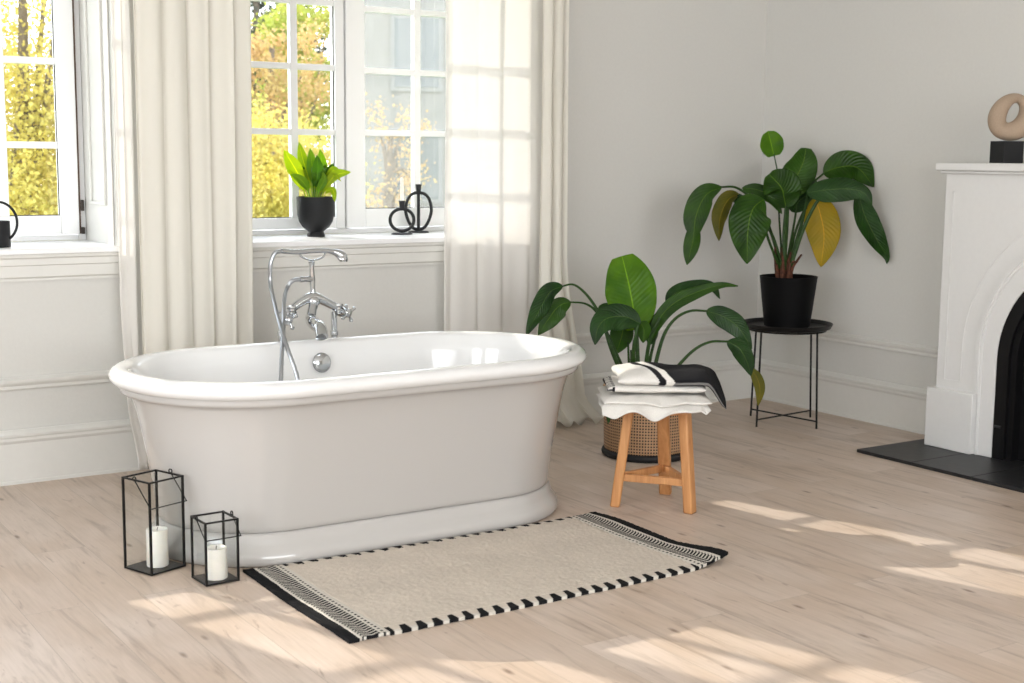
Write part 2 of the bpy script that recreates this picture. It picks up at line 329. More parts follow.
def frame_boxes(mb, x0, x1, z0, z1, y0, y1, wl, wr, wb, wt):
    mb.box2((x0, y0, z0), (x0+wl, y1, z1)); mb.box2((x1-wr, y0, z0), (x1, y1, z1))
    mb.box2((x0+wl, y0, z0), (x1-wr, y1, z0+wb)); mb.box2((x0+wl, y0, z1-wt), (x1-wr, y1, z1)); return mb
def window(n, X, sashes, frame_y=.455):
    x0, x1 = X
    root = bpy.data.objects.new('window_%d' % n, None); col.objects.link(root); root.location = ((x0+x1)/2, SY, ZS); root['kind'] = 'structure'
    # outer frame with centre post
    fr = MB(); frame_boxes(fr, x0+.001, x1-.001, ZS, ZT, frame_y, T-.01, .047, .037, .024, .041)
    pc_ = (sashes[0][1]+sashes[1][0])/2; fr.box2((pc_-.035, frame_y-.0, ZS+.025), (pc_+.035, T-.02, ZT-.04))
    fr.build('window_frame', FRAME, root, bevel=.003)
    for (sx0, sx1, gx0, gx1, gz0, mz, mx, gl) in sashes:
        mb = MB(); z0 = ZS+.028; z1 = ZT-.03
        mb = frame_boxes(MB(), sx0, sx1, z0, z1, SY, SY+.05, gx0-sx0, sx1-gx1, gz0-z0, .07)
        sash = mb.build('sash', FRAME, root, bevel=.004)
        mu = MB()
        for z in mz: mu.box2((gx0, SY+.008, z-.015), (gx1, SY+.042, z+.015))
        for x in mx: mu.box2((x-.019, SY+.006, gz0), (x+.019, SY+.044, z1-.07))
        mu.build('glazing_bars', FRAME, sash, bevel=.003)
        MB().box2((gx0, SY+.024, gz0), (gx1, SY+.028, z1-.07)).build('pane', gl, sash)
        # dark rubber seal round the glass
        s_ = MB(); frame_boxes(s_, gx0, gx1, gz0, z1-.07, SY+.018, SY+.023, .004, .004, .004, .004); s_.build('seal', SEAL, sash)
    # sill board, apron mouldings
    sl = MB().box2((x0-.035, -.045, ZS-.025), (x1+.035, 0, ZS)); sl.box2((x0+.001, 0, ZS-.025), (x1-.001, frame_y, ZS))
    sl.build('window_sill', FRAME, root, bevel=.004)
    pr = [(0, .862), (-.012, .862), (-.012, .872), (-.022, .880), (-.022, .925), (-.028, .930), (-.028, .955), (-.036, .962), (-.038, .975), (0, .975)]
    MB().prism(pr, (x0-.03, x1+.03), ax=(1, 2, 0)).build('apron', TRIM, root, angle=25)
    # architrave along the sides of the opening
    ar = MB()
    for a, b in ((x0-.030, x0-.001), (x1+.001, x1+.030)): ar.box2((a, -.014, ZS), (b, 0, ZT+.1))
    ar.build('architrave', TRIM, root, bevel=.003)
    # panelled reveal on the right-hand side
    rv = MB(); xr = x1-.0015
    rv.box2((xr-.006, .02, ZS), (xr, .43, ZT))
    for a, b, c, d in ((.10, .115, 1.17, ZT-.08), (.31, .325, 1.17, ZT-.08), (.115, .31, 1.17, 1.185)): rv.box2((xr-.016, a, c), (xr-.006, b, d))
    rv.build('reveal_panel', TRIM, root, bevel=.002)
    return root
window(1, W1, [(-5.10, -4.46, -5.03, -4.53, 1.114, [1.431, 1.804, 2.17], [-4.79], GLASS), (-4.45, -3.812, -4.36, -3.895, 1.114, [1.431, 1.804, 2.17], [-4.137], GLASS)], .455)
# gasket line beside the right-hand sash of window 1
window(2, W2, [(-3.10, -2.466, -3.02, -2.515, 1.085, [1.511, 1.832, 2.15], [-2.736], GLASS), (-2.456, -1.76, -2.348, -1.80, 1.124, [1.513, 1.827, 2.135], [-2.040], GLASSH)], .455)
for o in [o for o in bpy.data.objects if o.name.startswith('window_') and o.type == 'EMPTY']:
    if abs(o.location.x-(W1[0]+W1[1])/2) < .01:
        MB().box2((-3.811, .440, 1.03), (-3.803, .452, 2.58)).build('gasket', simple('brown_gasket', (.12, .07, .045), .8), o)
        hn = MB(); hn.box((-3.80, .42, 1.045), (.014, .02, .03)); hn.box((-3.80, .42, 1.16), (.012, .02, .05)); hn.build('hinge', SEAL, o, bevel=.002)

# ------------------------------------------------------------------ curtains
def curtain(name, x0, x1, zt, y0, amp, folds, mtl, label, group, zb=.02, edgeL=None, edgeR=None, ph=0, seed=1, puddle=0):
    nx, nz = int(folds*18), 70; mb = MB(); vs = []
    for j in range(nz+1):
        t = j/nz; z = zt+(zb-zt)*t
        a = edgeL(z) if edgeL else x0; b = edgeR(z) if edgeR else x1
        for i in range(nx+1):
            u = i/nx; 
            w_ = u*folds*2*pi+ph + .8*noise.noise(Vector((u*5, z*.35, seed)))
            y = y0 + amp*(sin(w_)+.35*sin(2.3*w_+1+seed))*(.75+.5*t) + .02*noise.noise(Vector((u*3, z*.8, seed+9)))
            x = lerp(a, b, u) + .012*cos(w_*1.1)
            zz = z
            if puddle:
                k = sst(.16, 0, z); y -= k*puddle*(.6+.4*sin(w_)) ; x += k*puddle*.8*u; zz = max(z, .006+.018*k*(1+sin(w_*1.7)))
            vs.append((x, y, zz))
    fs = [(j*(nx+1)+i, j*(nx+1)+i+1, (j+1)*(nx+1)+i+1, (j+1)*(nx+1)+i) for j in range(nz) for i in range(nx)]
    mb.add(vs, fs); o = mb.build(name, mtl, None, angle=0, thick=.0016)
    return tag(o, label, 'curtain', group)
curtain('sheer_curtain', -3.835, -3.735, 2.72, -.105, .007, 2, SHEER, 'narrow sheer white curtain strip at the right edge of the left window', 'sheer curtains', seed=3,
        edgeL=lambda z: -3.800+.02*sst(.8, .3, z)+.04*sst(.35, 0, z), edgeR=lambda z: -3.735+.06*sst(.35, 0, z))
curtain('curtain', -3.74, -3.215, 2.72, -.17, .009, 4.5, DRAPE, 'wide white full length curtain hanging between the two windows', 'full length curtains', seed=5,
        edgeL=lambda z: -3.740+.06*sst(.35, 0, z), edgeR=lambda z: lerp(-3.235, -3.215, z/2.7))
curtain('sheer_curtain', -2.20, -1.605, 2.72, -.105, .007, 3.5, SHEER, 'wide sheer white curtain glowing with sunlight over the right part of the right window', 'sheer curtains', seed=8)
curtain('curtain', -1.67, -1.49, 2.72, -.165, .015, 2.5, DRAPE, 'narrow cream curtain with hem trailing on the floor, nearest the room corner', 'full length curtains', seed=12, zb=.004,
        edgeL=lambda z: -1.67-.03*sst(1, 0, z), edgeR=lambda z: -1.50+.14*sst(.9, 0, z), puddle=.10)
rod = MB().tube([(-5.4, -.13, 2.75), (-1.3, -.13, 2.75)], .014); tag(rod.build('curtain_rod', BLACKM), 'slim black curtain rod above the windows', 'curtain rod')

# ------------------------------------------------------------------ bathtub
TX0, TX1, TY = -3.675, -2.835, -1.30
def stad(r, z, n=28):
    pts = []; k_ = sst(.58, 0, z) if z < .6 and r > .3 and True else 0
    X1 = TX1+.028-.012*k_; X0 = TX0-.018*(1-k_)
    for k in range(n+1): a = -pi/2+pi*k/n; pts.append((X1+r*cos(a), TY+r*sin(a), z))
    m = 10
    for k in range(1, m): pts.append((lerp(X1, X0, k/m), TY+r, z))
    for k in range(n+1): a = pi/2+pi*k/n; pts.append((X0+r*cos(a), TY+r*sin(a), z))
    for k in range(1, m): pts.append((lerp(X0, X1, k/m), TY-r, z))
    return pts
def loft(mb, prof, cap0=False, cap1=False):
    rings = [stad(max(r, .001), z) for r, z in prof]; n = len(rings[0]); vs = [p for q in rings for p in q]
    fs = [(i*n+k, i*n+(k+1) % n, (i+1)*n+(k+1) % n, (i+1)*n+k) for i in range(len(prof)-1) for k in range(n)]
    if cap0: fs.append(tuple(range(n))[::-1])
    if cap1: fs.append(tuple((len(prof)-1)*n+k for k in range(n)))
    return mb.add(vs, fs)
def smoothp(p, n=4): return [tuple(q) for q in cr([Vector((a, b, 0)) for a, b in p], n)]
tub = empty('bathtub', (-3.255, TY, 0), 'large white freestanding oval bathtub with a rolled rim standing on a plinth', 'bathtub')
body = [(.357, .112)] + smoothp([(.361, .116), (.368, .20), (.386, .34), (.409, .48), (.428, .545), (.438, .562)], 5) + smoothp([(.458, .566), (.466, .576), (.466, .594)], 3)
rim = []
for k in range(15):
    a = -1.15+ (pi+.95)*k/14; rim.append((.456+.043*cos(a), .622+.031*sin(a)))
inn = smoothp([(.395, .60), (.375, .50), (.345, .36), (.305, .23), (.24, .165), (.12, .15), (.001, .148)], 5)
MBt = loft(MB(), [(x, y) for x, y, *_ in body]); MBt.build('tub_skirt', ENAMEL_SHADED, tub, angle=50)
loft(MB(), rim + [(x, y) for x, y, *_ in inn], cap1=True).build('basin', ENAMEL, tub, angle=60)
pl = [(.390, 0), (.400, .008), (.403, .020), (.401, .036), (.393, .052), (.382, .066), (.373, .080), (.368, .100), (.360, .109), (.34, .111)]
loft(MB(), pl, cap0=True, cap1=True).build('plinth', ENAMEL_SHADED, tub, angle=50)
oc = at(323, 363, y=-.935)
ov = MB().lathe([(0, .012), (.026, .012), (.034, .009), (.039, .004), (.041, 0)], (oc.x, -.925, oc.z), 32, Matrix.Rotation(radians(80), 3, 'X'))
ov.build('overflow_cover', CHROME, tub)
MB().lathe([(0, .004), (.03, .004), (.034, 0)], (-3.2, TY, .151), 24).build('drain', CHROME, tub)

# ------------------------------------------------------------------ bath mixer tap
FY = -.765
tap = empty('bath_mixer_tap', (-3.2, FY, 0), 'chrome standing mixer tap with cross handles and handheld shower behind the bathtub', 'tap')
P = lambda x, y, yy=FY: at(x, y, y=yy)
for x in (281, 334):
    a = P(x, 312); b = MB().tube([(a.x, FY, .0), (a.x, FY, a.z)], .0135, 16)
    b.lathe([(.032, 0), (.032, .006), (.02, .014), (.0125, .02)], (a.x, FY, 0), 24); b.lathe([(.0125, 0), (.017, .003), (.017, .02), (.0125, .024)], (a.x, FY, a.z-.10), 20)
    b.build('standpipe', CHROME, tap)
# yoke arching between the two valves
yk = cr([P(284, 319), P(292, 309), P(303, 301), P(313, 297), P(324, 301), P(337, 308), P(346, 314)], 6)
ym = MB().tube(yk, [.022-.006*abs(cos(pi*i/(len(yk)-1))) for i in range(len(yk))], 16)
c = P(313, 300); ym.lathe([(0, -.05), (.012, -.048), (.019, -.03), (.021, -.01), (.019, .012), (.012, .03), (.0, .034)], (c.x, FY-.002, c.z), 24)
ym.lathe([(.001, -.04), (.014, -.036), (.016, -.01), (.022, 0), (.014, .006), (.001, .01)], (c.x, FY-.02, c.z-.005), 20, Matrix.Rotation(radians(90), 3, 'X'))
for px_, py_ in ((291, 310), (338, 308)):
    q_ = P(px_, py_); ym.lathe([(0, -.026), (.016, -.026), (.024, -.018), (.025, -.004), (.019, .002), (.019, .010), (.024, .014), (.022, .022), (0, .024)], (q_.x, FY, q_.z-.004), 20)
ym.build('mixer_body', CHROME, tap)
for x, y, sgn in ((288, 320, -1), (347, 313, 1)):
    h = MB(); c = P(x, y, FY-.03); ax = Vector((sgn*.35, -.93, -.05)).normalized(); R = ax.to_track_quat('Z', 'Y').to_matrix()
    h.lathe([(.0, -.04), (.020, -.04), (.022, -.02), (.016, -.008), (.016, 0), (.020, .004), (.018, .012), (.010, .018), (0, .019)], c, 20, R)
    for k in range(4):
        d = R @ Vector((cos(k*pi/2+.5), sin(k*pi/2+.5), 0)); p0 = c+ax*.008
        h.tube([p0, p0+d*.026, p0+d*.032], [.0065, .0055, .008], 10)
        h.lathe([(0, -.009), (.007, -.006), (.0095, 0), (.007, .006), (0, .009)], p0+d*.036, 12)
    h.build('cross_handle', CHROME, tap)
sp = cr([P(313, 304, FY-.01), P(311, 318, FY-.035), P(314, 323, FY-.10), P(320, 328, FY-.165), P(322, 337, FY-.195)], 6)
MB().tube(sp, [.017+.009*min(1, i/10) for i in range(len(sp))], 18).build('spout', CHROME, tap)
a, b = P(313, 296), P(311.5, 262)
rz = MB().tube([a, lerp(a, b, .2), lerp(a, b, .5), lerp(a, b, .85), b], [.015, .011, .013, .010, .014], 14)
e0 = P(312, 279); e1 = P(300, 279.5)
rz.tube([e0, lerp(e0, e1, .6), e1], [.014, .011, .013], 14); rz.build('riser', CHROME, tap)
cb = cr([P(299, 252.5), P(302, 257), P(312, 260.5), P(322, 257.5), P(326, 252.5)], 5)
MB().tube(cb, .006, 10, flat=.7).build('cradle', CHROME, tap)
hs = [P(281, 251), P(296, 252), P(310, 251), P(322, 250.5), P(332, 251.5), P(339, 254), P(343.5, 258)]
hb = MB(); cc = cr(hs, 5); hb.tube(cc, [.0105 if i < 18 else .0105+.011*sst(18, 28, i) for i in range(len(cc))], 16)
hd = Vector(cc[-2]); hb.lathe([(0, .012), (.018, .01), (.026, 0), (.027, -.008), (.02, -.012), (0, -.012)], hd, 24, Vector((.35, -.3, .9)).normalized().to_track_quat('Z', 'Y').to_matrix())
hb.build('hand_shower', CHROME, tap)
hose = cr([P(281, 251.2), P(275, 253), P(270.5, 264), P(270.5, 284), P(275, 306, FY-.08), P(280, 325, FY-.18), P(287, 347, FY-.27), P(297, 376, FY-.33), P(300, 400, FY-.36), P(293, 414, FY-.37), P(281, 402, FY-.36), P(281, 376, FY-.33), P(282, 352, FY-.27), P(283.5, 325, FY-.18), P(284, 302, FY-.08), P(287, 288), P(293, 280.5), P(301, 279.5)], 10)
hm = MB(); hm.tube(hose, [.0082+.0008*(i % 2) for i in range(len(hose))], 10); hm.build('hose', HOSEM, tap)

# ------------------------------------------------------------------ rug
def rug():
    X0, X1, Y0, Y1 = -3.896, -2.425, -2.490, -1.712; L = X1-X0; W = Y1-Y0
    root = empty('rug', ((X0+X1)/2, (Y0+Y1)/2, 0), 'cream woollen bath rug with black and white woven ends lying in front of the bathtub', 'rug')
    cream = (.655, .58, .495); wht = (.66, .62, .55); blk = (.012, .012, .013)
    def height(x, y):
        u = x-X0; v = y-Y0
        h = .011+.0022*noise.noise(Vector((x*9, y*9, 3)))
        # front right corner curls up a little
        d = max(0, (u-L+.17))/.17; e = max(0, 1-v/.32)
        h += .034*d*d*sst(0, 1, e)
        h += .010*max(0, (u-L+.12)/.12)*sst(.2, .6, v/W)*sst(1, .8, v/W)
        return h
    def warp(x, y):
        u = (x-X0)/L; v = (y-Y0)/W
        return x + .006*sin(v*7+1)*(1 if u > .5 else .6), y - .010*sin(u*pi)*(1-v) + .024*u*(1-v) + .028*v*abs(2*u-1)**4
    def patch(x0, x1, y0, y1, step, cf, name, parent, mat_, bev=True, fuzz=0):
        nx = max(2, int((x1-x0)/step)); ny = max(2, int((y1-y0)/step)); vs = []; cs = []
        for j in range(ny+1):
            for i in range(nx+1):
                x = lerp(x0, x1, i/nx); y = lerp(y0, y1, j/ny); z = height(x, y) + (random.uniform(-fuzz, fuzz) if fuzz else 0)
                c = cf(x-X0, y-Y0); wx, wy = warp(x, y); vs.append((wx, wy, z)); cs.append(c)
        fs = [(j*(nx+1)+i, j*(nx+1)+i+1, (j+1)*(nx+1)+i+1, (j+1)*(nx+1)+i) for j in range(ny) for i in range(nx)]
        # skirt down to the floor side
        bd = [i for i in range(nx+1)] + [j*(nx+1)+nx for j in range(1, ny+1)] + [ny*(nx+1)+i for i in range(nx-1, -1, -1)] + [j*(nx+1) for j in range(ny-1, 0, -1)]
        o = len(vs)
        for k in bd: x, y, z = vs[k]; vs.append((x, y, z-.0105)); cs.append(cs[k])
        n = len(bd); fs += [(bd[(k+1) % n], bd[k], o+k, o+(k+1) % n) for k in range(n)]
        mb = MB(); mb.add(vs, fs); mb.cols = cs; return mb.build(name, mat_, parent, angle=0)
    eb, wb = .034, .135                       # black binding, end of woven band
    st = .050                                 # stitched border depth
    def pile(u, v):
        n = noise.noise(Vector((u*6, v*6, 1)))*.07+noise.noise(Vector((u*40, v*40, 1)))*.06
        return tuple(c*(1+n) for c in cream)
    patch(X0+wb, X1-wb, Y0+st, Y1-.024, .006, pile, 'pile', root, RUG, fuzz=.0022)
    def band(u, v):
        d = u if u < L/2 else L-u
        d = (d-eb)/(wb-eb)                   # 0 outside .. 1 inside
        w_ = v/.0165
        if d < .10: return wht
        if d < .16: return blk if (w_*1.0) % 1 < .5 else wht
        if d < .44: return blk if (w_+d*3.2) % 1 < .60 else wht
        if d < .72: return blk if (w_-d*3.2+.8) % 1 < .66 else wht
        if d < .78: return wht
        if d < .88: return blk if (w_*.8) % 1 < .5 else wht
        return wht
    patch(X0+eb, X0+wb, Y0+.004, Y1-.004, .0028, band, 'woven_band', root, RUG)
    patch(X1-wb, X1-eb, Y0+.004, Y1-.004, .0028, band, 'woven_band', root, RUG)
    for a, b in ((X0, X0+eb), (X1-eb, X1)): patch(a, b, Y0, Y1, .006, lambda u, v: blk, 'end_binding', root, RUG, fuzz=.0012)
    def stitch(u, v, yy):
        per = .0545; k = (u/per) % 1; s = int(u/per)
        dpt = .046+.008*noise.noise(Vector((s*3.1, 0, 0)))
        e = 1-yy/dpt                           # 1 at edge
        if yy < dpt and abs(k-.45-.14*(yy/dpt)) < .17+.13*e: return blk
        return wht if yy < .018 else pile(u, v)
    patch(X0+wb, X1-wb, Y0, Y0+st, .003, lambda u, v: stitch(u, v, v), 'stitched_edge', root, RUG)
    patch(X0+wb, X1-wb, Y1-.024, Y1, .003, lambda u, v: stitch(u, v, (W-v)*1.5), 'stitched_edge', root, RUG)
rug()

# ------------------------------------------------------------------ lanterns
def lantern(c, side, ang, h, tube, label, hs, cx, seed):
    root = empty('lantern', (c[0], c[1], 0), label, 'lantern', None)
    R = Matrix.Rotation(ang, 3, 'Z'); C = Vector((c[0], c[1], 0)); s = side/2
    def W(x, y, z): return C + R @ Vector((x, y, z))
    f = MB()
    cor = [(-s, -s), (s, -s), (s, s), (-s, s)]
    for z in (.006, h):
        for i in range(4):
            a, b = cor[i], cor[(i+1) % 4]; m_ = W((a[0]+b[0])/2, (a[1]+b[1])/2, z); Lh = side+tube
            f.box(m_, (Lh, tube, tube), Matrix.Rotation(ang+(0 if i % 2 == 0 else pi/2), 3, 'Z'))
    for a in cor: f.box(W(a[0], a[1], h/2+.003), (tube*1.25, tube*1.25, h), R)
    f.build('frame', BLACKM, root, angle=20)
    MB().box(W(0, 0, .007), (side, side, .003), R).build('base_plate', BLACKM, root)
    for i in range(4):
        a, b = cor[i], cor[(i+1) % 4]; m_ = W((a[0]+b[0])/2, (a[1]+b[1])/2, h/2+.004)
        MB().box(m_, (side-tube, .0022, h-tube), Matrix.Rotation(ang+(0 if i % 2 == 0 else pi/2), 3, 'Z')).build('glass_panel', GLASSL, root)
    # bail handle hinged at the middle of the two sides, folded down at the front
    hd = MB(); ex = s+.006; yb = -s-.012; dz = hs
    hd.tube([W(-ex, 0, h+.002), W(-ex, yb, h-dz), W(ex, yb, h-dz), W(ex, 0, h+.002)], .0023, 8); hd.build('handle', BLACKM, root)
    for sg in (-1, 1):
        lp = [W(sg*ex+.0*cos(a), .008*cos(a), h+.006+.007*sin(a)) for a in [2*pi*k/14 for k in range(14)]]
        MB().tube(lp, .0022, 8, closed=True).build('loop', BLACKM, root)
    return root
tb = atd
lantern((-4.128, -1.484), .138, radians(20), .318, .0055, 'taller black framed glass lantern holding a candle, left of the bathtub', .085, 0, 1)
lantern((-4.001, -1.716), .112, radians(3), .212, .0055, 'smaller black framed glass lantern holding a candle, beside the rug corner', .055, 0, 2)
def candle(x, y, r, h, label, lean=0):
    root = empty('pillar_candle', (x, y, .009), label, 'candle', None)
    mb = MB().lathe([(0, .0), (r*.97, .0), (r, .004), (r*1.0, h*.5), (r*.99, h-.008), (r*.96, h-.001), (r*.86, h), (r*.7, h-.006), (r*.3, h-.008), (0, h-.008)], (x, y, .0095), 40)
    mb.v = [(a+.0012*noise.noise(Vector((a*60, b*60, c*25))), b+.0012*noise.noise(Vector((a*60, b*60, c*25+7))), c+(.002*noise.noise(Vector((a*50, b*50, 3))) if c > .06 else 0)) for a, b, c in mb.v]
    mb.build('wax', WAX, root, angle=60)
    MB().tube([(x, y, h), (x+.001, y, h+.008), (x+.003, y, h+.014)], .0012, 6).build('wick', WICK, root)
candle(-4.119, -1.486, .0365, .128, 'thick white pillar candle standing inside the taller lantern')
candle(-4.000, -1.722, .036, .104, 'thick white pillar candle standing inside the smaller lantern')

# ------------------------------------------------------------------ stool
ST = Vector((-2.15, -1.735, 0))
stool = empty('stool', ST, 'three legged light wood stool holding folded towels right of the bathtub', 'stool')
zt = .405
feet = [at(615, 506, z=0), at(690, 513, z=0), at(665.5, 494, z=0)]
tops = [at(631, 409, z=zt), at(683, 409, z=zt), at(660, 404, z=zt)]
tops = [ST + Vector(((t.x-ST.x), (t.y-ST.y), 0)).normalized()*.115 + Vector((0, 0, zt)) for t in feet]
def beam(mb, a, b, wx, wy, side):
    t = (b-a).normalized(); u = (side-t*side.dot(t)).normalized(); v = t.cross(u)
    vs = []
    for p in (a, b):
        for su, sv in ((-1, -1), (1, -1), (1, 1), (-1, 1)): vs.append(p+u*su*wx/2+v*sv*wy/2)
    mb.add(vs, [(3, 2, 1, 0), (4, 5, 6, 7), (0, 1, 5, 4), (1, 2, 6, 5), (2, 3, 7, 6), (3, 0, 4, 7)])
for f_, t_ in zip(feet, tops):
    m_ = MB(); rad = Vector((f_.x-ST.x, f_.y-ST.y, 0)).normalized()
    beam(m_, f_, t_, .050, .040, rad.cross(Vector((0, 0, 1))))
    lv = [list(v) for v in m_.v]
    for v in lv[:4]: v[2] = .0
    m_.v = lv; m_.build('leg', WOOD, stool, bevel=.007)
for i in range(3):
    j = (i+1) % 3; k = .30 if i == 0 else .30
    a = lerp(feet[i], tops[i], k); b = lerp(feet[j], tops[j], k)
    if i == 2: a.z += 0; 
    m_ = MB(); beam(m_, a, b, .022, .030, Vector(((b-a).y, -(b-a).x, 0))); m_.build('stretcher', WOOD, stool, bevel=.003)
MB().lathe([(0, -.027), (.148, -.027), (.155, -.02), (.157, -.008), (.154, -.002), (.148, 0), (0, 0)], (ST.x, ST.y, .432), 48).build('seat', WOOD, stool)

# ------------------------------------------------------------------ towels
U = Vector((.8387, -.5446, 0)); V = Vector((.5446, .8387, 0))
def towel(name, label, layers, colf, seed):
    root = None; mb = MB(); cs = []
    for (u0, u1, v0, v1, zc, th, fn) in layers:
        nu, nv = 180, 90; o = len(mb.v); vs = []
        for side in (1, -1):
            for j in range(nv+1):
                for i in range(nu+1):
                    a = i/nu; b = j/nv
                    aa = .5-.5*cos(pi*a); bb = .5-.5*cos(pi*b)
                    u = lerp(u0, u1, aa); v = lerp(v0, v1, bb)
                    ru = (2*aa-1); rv = (2*bb-1)
                    prof = max(0, 1-abs(ru)**9)**.5*max(0, 1-abs(rv)**7)**.5
                    n = noise.noise(Vector((u*9, v*9, seed)))*.007+noise.noise(Vector((u*25, v*18, seed+3)))*.003
                    u += .014*noise.noise(Vector((v*7, seed, 1))); v += .016*noise.noise(Vector((u*7, seed, 4)))
                    z = zc + fn(u, v) + side*(th/2)*prof + n*(.4+.6*prof)*(1 if side > 0 else .25)
                    p = ST+U*u+V*v; vs.append((p.x, p.y, z)); cs.append(colf(u, v, side, aa, bb))
        m = (nu+1)*(nv+1); fs = []
        for s_ in (0, 1):
            for j in range(nv):
                for i in range(nu):
                    q = [s_*m+j*(nu+1)+i, s_*m+j*(nu+1)+i+1, s_*m+(j+1)*(nu+1)+i+1, s_*m+(j+1)*(nu+1)+i]
                    fs.append(tuple(q if s_ == 0 else q[::-1]))
        bd = [i for i in range(nu+1)] + [j*(nu+1)+nu for j in range(1, nv+1)] + [nv*(nu+1)+i for i in range(nu-1, -1, -1)] + [j*(nu+1) for j in range(nv-1, 0, -1)]
        nb = len(bd); fs += [(bd[k], bd[k]+m, bd[(k+1) % nb]+m, bd[(k+1) % nb]) for k in range(nb)]
        mb.add(vs, fs)
    mb.cols = cs; return tag(mb.build(name, TOWEL, None, angle=0), label, 'towel')
wh = (.80, .775, .73); bk = (.014, .014, .016)
def exp_(a, b): return math.exp(-(a/b)**2)
def droop(u, v, ru=.15, k=1.6):
    d = max(0, sqrt(u*u+v*v)-ru); return -k*d*d
def f_bot(u, v):
    d = max(0, sqrt(u*u+v*v)-.172); f_ = sst(-.145, -.19, v)
    return -.8*d*d - f_*(.020 + .030*math.exp(-((u+.03)/.045)**2) + .012*noise.noise(Vector((u*13, 5, 1))) + .020*math.exp(-((u+.19)/.03)**2) + .016*max(0, 1-abs(u-.165)/.02) - .012*sst(.03, .14, u))
def f_bo2(u, v):
    f_ = sst(-.12, -.18, v)
    return -.5*max(0, sqrt(u*u+v*v)-.17)**2 - f_*(.006 + .018*max(0, 1-abs(u+.01)/.10)+ .008*noise.noise(Vector((u*11, 2, 7))))
towel('folded_towel', 'white folded towel with draped edges at the bottom of the stack on the stool', [
    (-.24, .178, -.195, .15, .4475, .022, f_bot), (-.235, .185, -.185, .15, .4705, .023, f_bo2)], lambda u, v, s, a, b: wh, 2)
def c_mid(u, v, s, a, b):
    d = u+.205+.02
    if .0 < d < .012: return bk
    if .030 < d < .040: return bk if (v*45) % 1 < .6 else wh
    if .012 <= d < .030: return bk if (v*38) % 1 < .3 else wh
    return wh
towel('folded_towel', 'white towel with a black dotted hem in the middle of the stack on the stool', [
    (-.215, .17, -.15, .13, .5065, .032, lambda u, v: droop(u, v, .20, .9))], c_mid, 5)
def c_top(u, v, s, a, b):
    d = u+.075+.42*v+.004*sin(v*40)
    if d < 0: return wh
    if d < .026: return bk
    if d < .055: return wh
    if s < 0 and b < .02: return (.2, .195, .19)
    return bk
def f_top(u, v): return -1.6*max(0, u-.13)**2 - .085*sst(.17, .26, u)*sst(.10, -.14, v) - .012*sst(-.06, -.15, v) + .010*exp_(u+.03, .12)*sst(-.1, .1, v)
towel('folded_towel', 'black and white striped towel on top of the stack on the stool', [
    (-.175, .25, -.15, .12, .5505, .044, f_top)],
    c_top, 9)

# ------------------------------------------------------------------ plants
def leaf(pts, width, roll, mtl, parent, D, cup=.18, tip=1.0, base=.35, name='leaf', wave=.06, shape=None, n=26):
    """pts: (px, py, offset of depth); width in px at that depth; roll turns the blade about its midrib"""
    C = cr([atd(x, y, D+o) for x, y, o in pts], 12); m = len(C); vs = []; uv = []; K = 10
    ln = [0]
    for i in range(1, m): ln.append(ln[-1]+(C[i]-C[i-1]).length)
    for i in range(m):
        s = ln[i]/ln[-1]; t = (C[min(i+1, m-1)]-C[max(i-1, 0)]).normalized()
        view = (C[i]-CAM).normalized(); lat = t.cross(view)
        if lat.length < .2: lat = t.cross(Vector((0, 0, 1)))
        lat.normalize(); nrm = lat.cross(t).normalized()
        r_ = roll(s) if callable(roll) else roll
        l2 = lat*cos(r_)+nrm*sin(r_); n2 = lat*-sin(r_)+nrm*cos(r_)
        # width profile : widest near base+.1, pointed tip
        w = (shape(s) if shape else (sin(pi*min(1, s)**.8)**.75*(1-.15*s) if s > 0 else 0))
        w = max(w, .02)*width/2*D/F_PX
        for k in range(-K, K+1):
            q = k/K
            vs.append(C[i]+l2*(w*q)+n2*(w*(cup*(abs(q)**1.3)*1.3) + w*wave*sin(s*17+q*2)*abs(q)))
            uv.append((.5+q/2, s))
    nk = 2*K+1; fs = [(i*nk+k, i*nk+k+1, (i+1)*nk+k+1, (i+1)*nk+k) for i in range(m-1) for k in range(nk-1)]
    mb = MB(); mb.add(vs, fs); mb.uv = uv
    return mb.build(name, mtl, parent, angle=0, thick=.0012)
def stem(pts, r0, r1, mtl, parent, D, name='stem'):
    C = cr([atd(x, y, D+o) for x, y, o in pts], 8); m = len(C)
    return MB().tube(C, [lerp(r0, r1, i/(m-1)) for i in range(m)], 10).build(name, mtl, parent)
def camdepth(p): return (Vector(p)-CAM).dot(fw)

# --- tall plant on the black side table
TB = Vector((-.417, -.673, 0)); DB = camdepth((TB.x, TB.y, .8))
table = empty('side_table', TB, 'round black metal tray table with thin legs standing in the corner under the tall plant', 'side table')
TZ = .515
MB().lathe([(0, TZ), (.205, TZ), (.222, TZ+.004), (.234, TZ+.022), (.238, TZ+.024), (.240, TZ+.022), (.228, TZ-.001), (.215, TZ-.006), (0, TZ-.006)], (TB.x, TB.y, 0), 64).build('tray', BLACKM, table)
legs = [at(755, 427, z=0), at(817.5, 429, z=0), at(811, 417, z=0), at(749, 415.5, z=0)]
cen = sum(legs, Vector())/4
tl = []
for l in legs:
    d = (l-cen); q = TB+d.normalized()*.205; tl.append(Vector((q.x, q.y, TZ-.007)))
    MB().tube([Vector((TB.x, TB.y, 0))+d*.96+Vector((0, 0, 0)), tl[-1]], .0055, 10).build('leg', BLACKM, table)
ft = [Vector((TB.x, TB.y, 0))+(l-cen)*.96 for l in legs]
for a, b in ((0, 2), (1, 3)):
    p = lerp(ft[a], tl[a], .075); q = lerp(ft[b], tl[b], .075); MB().tube([p, q], .0045, 8).build('cross_brace', BLACKM, table)
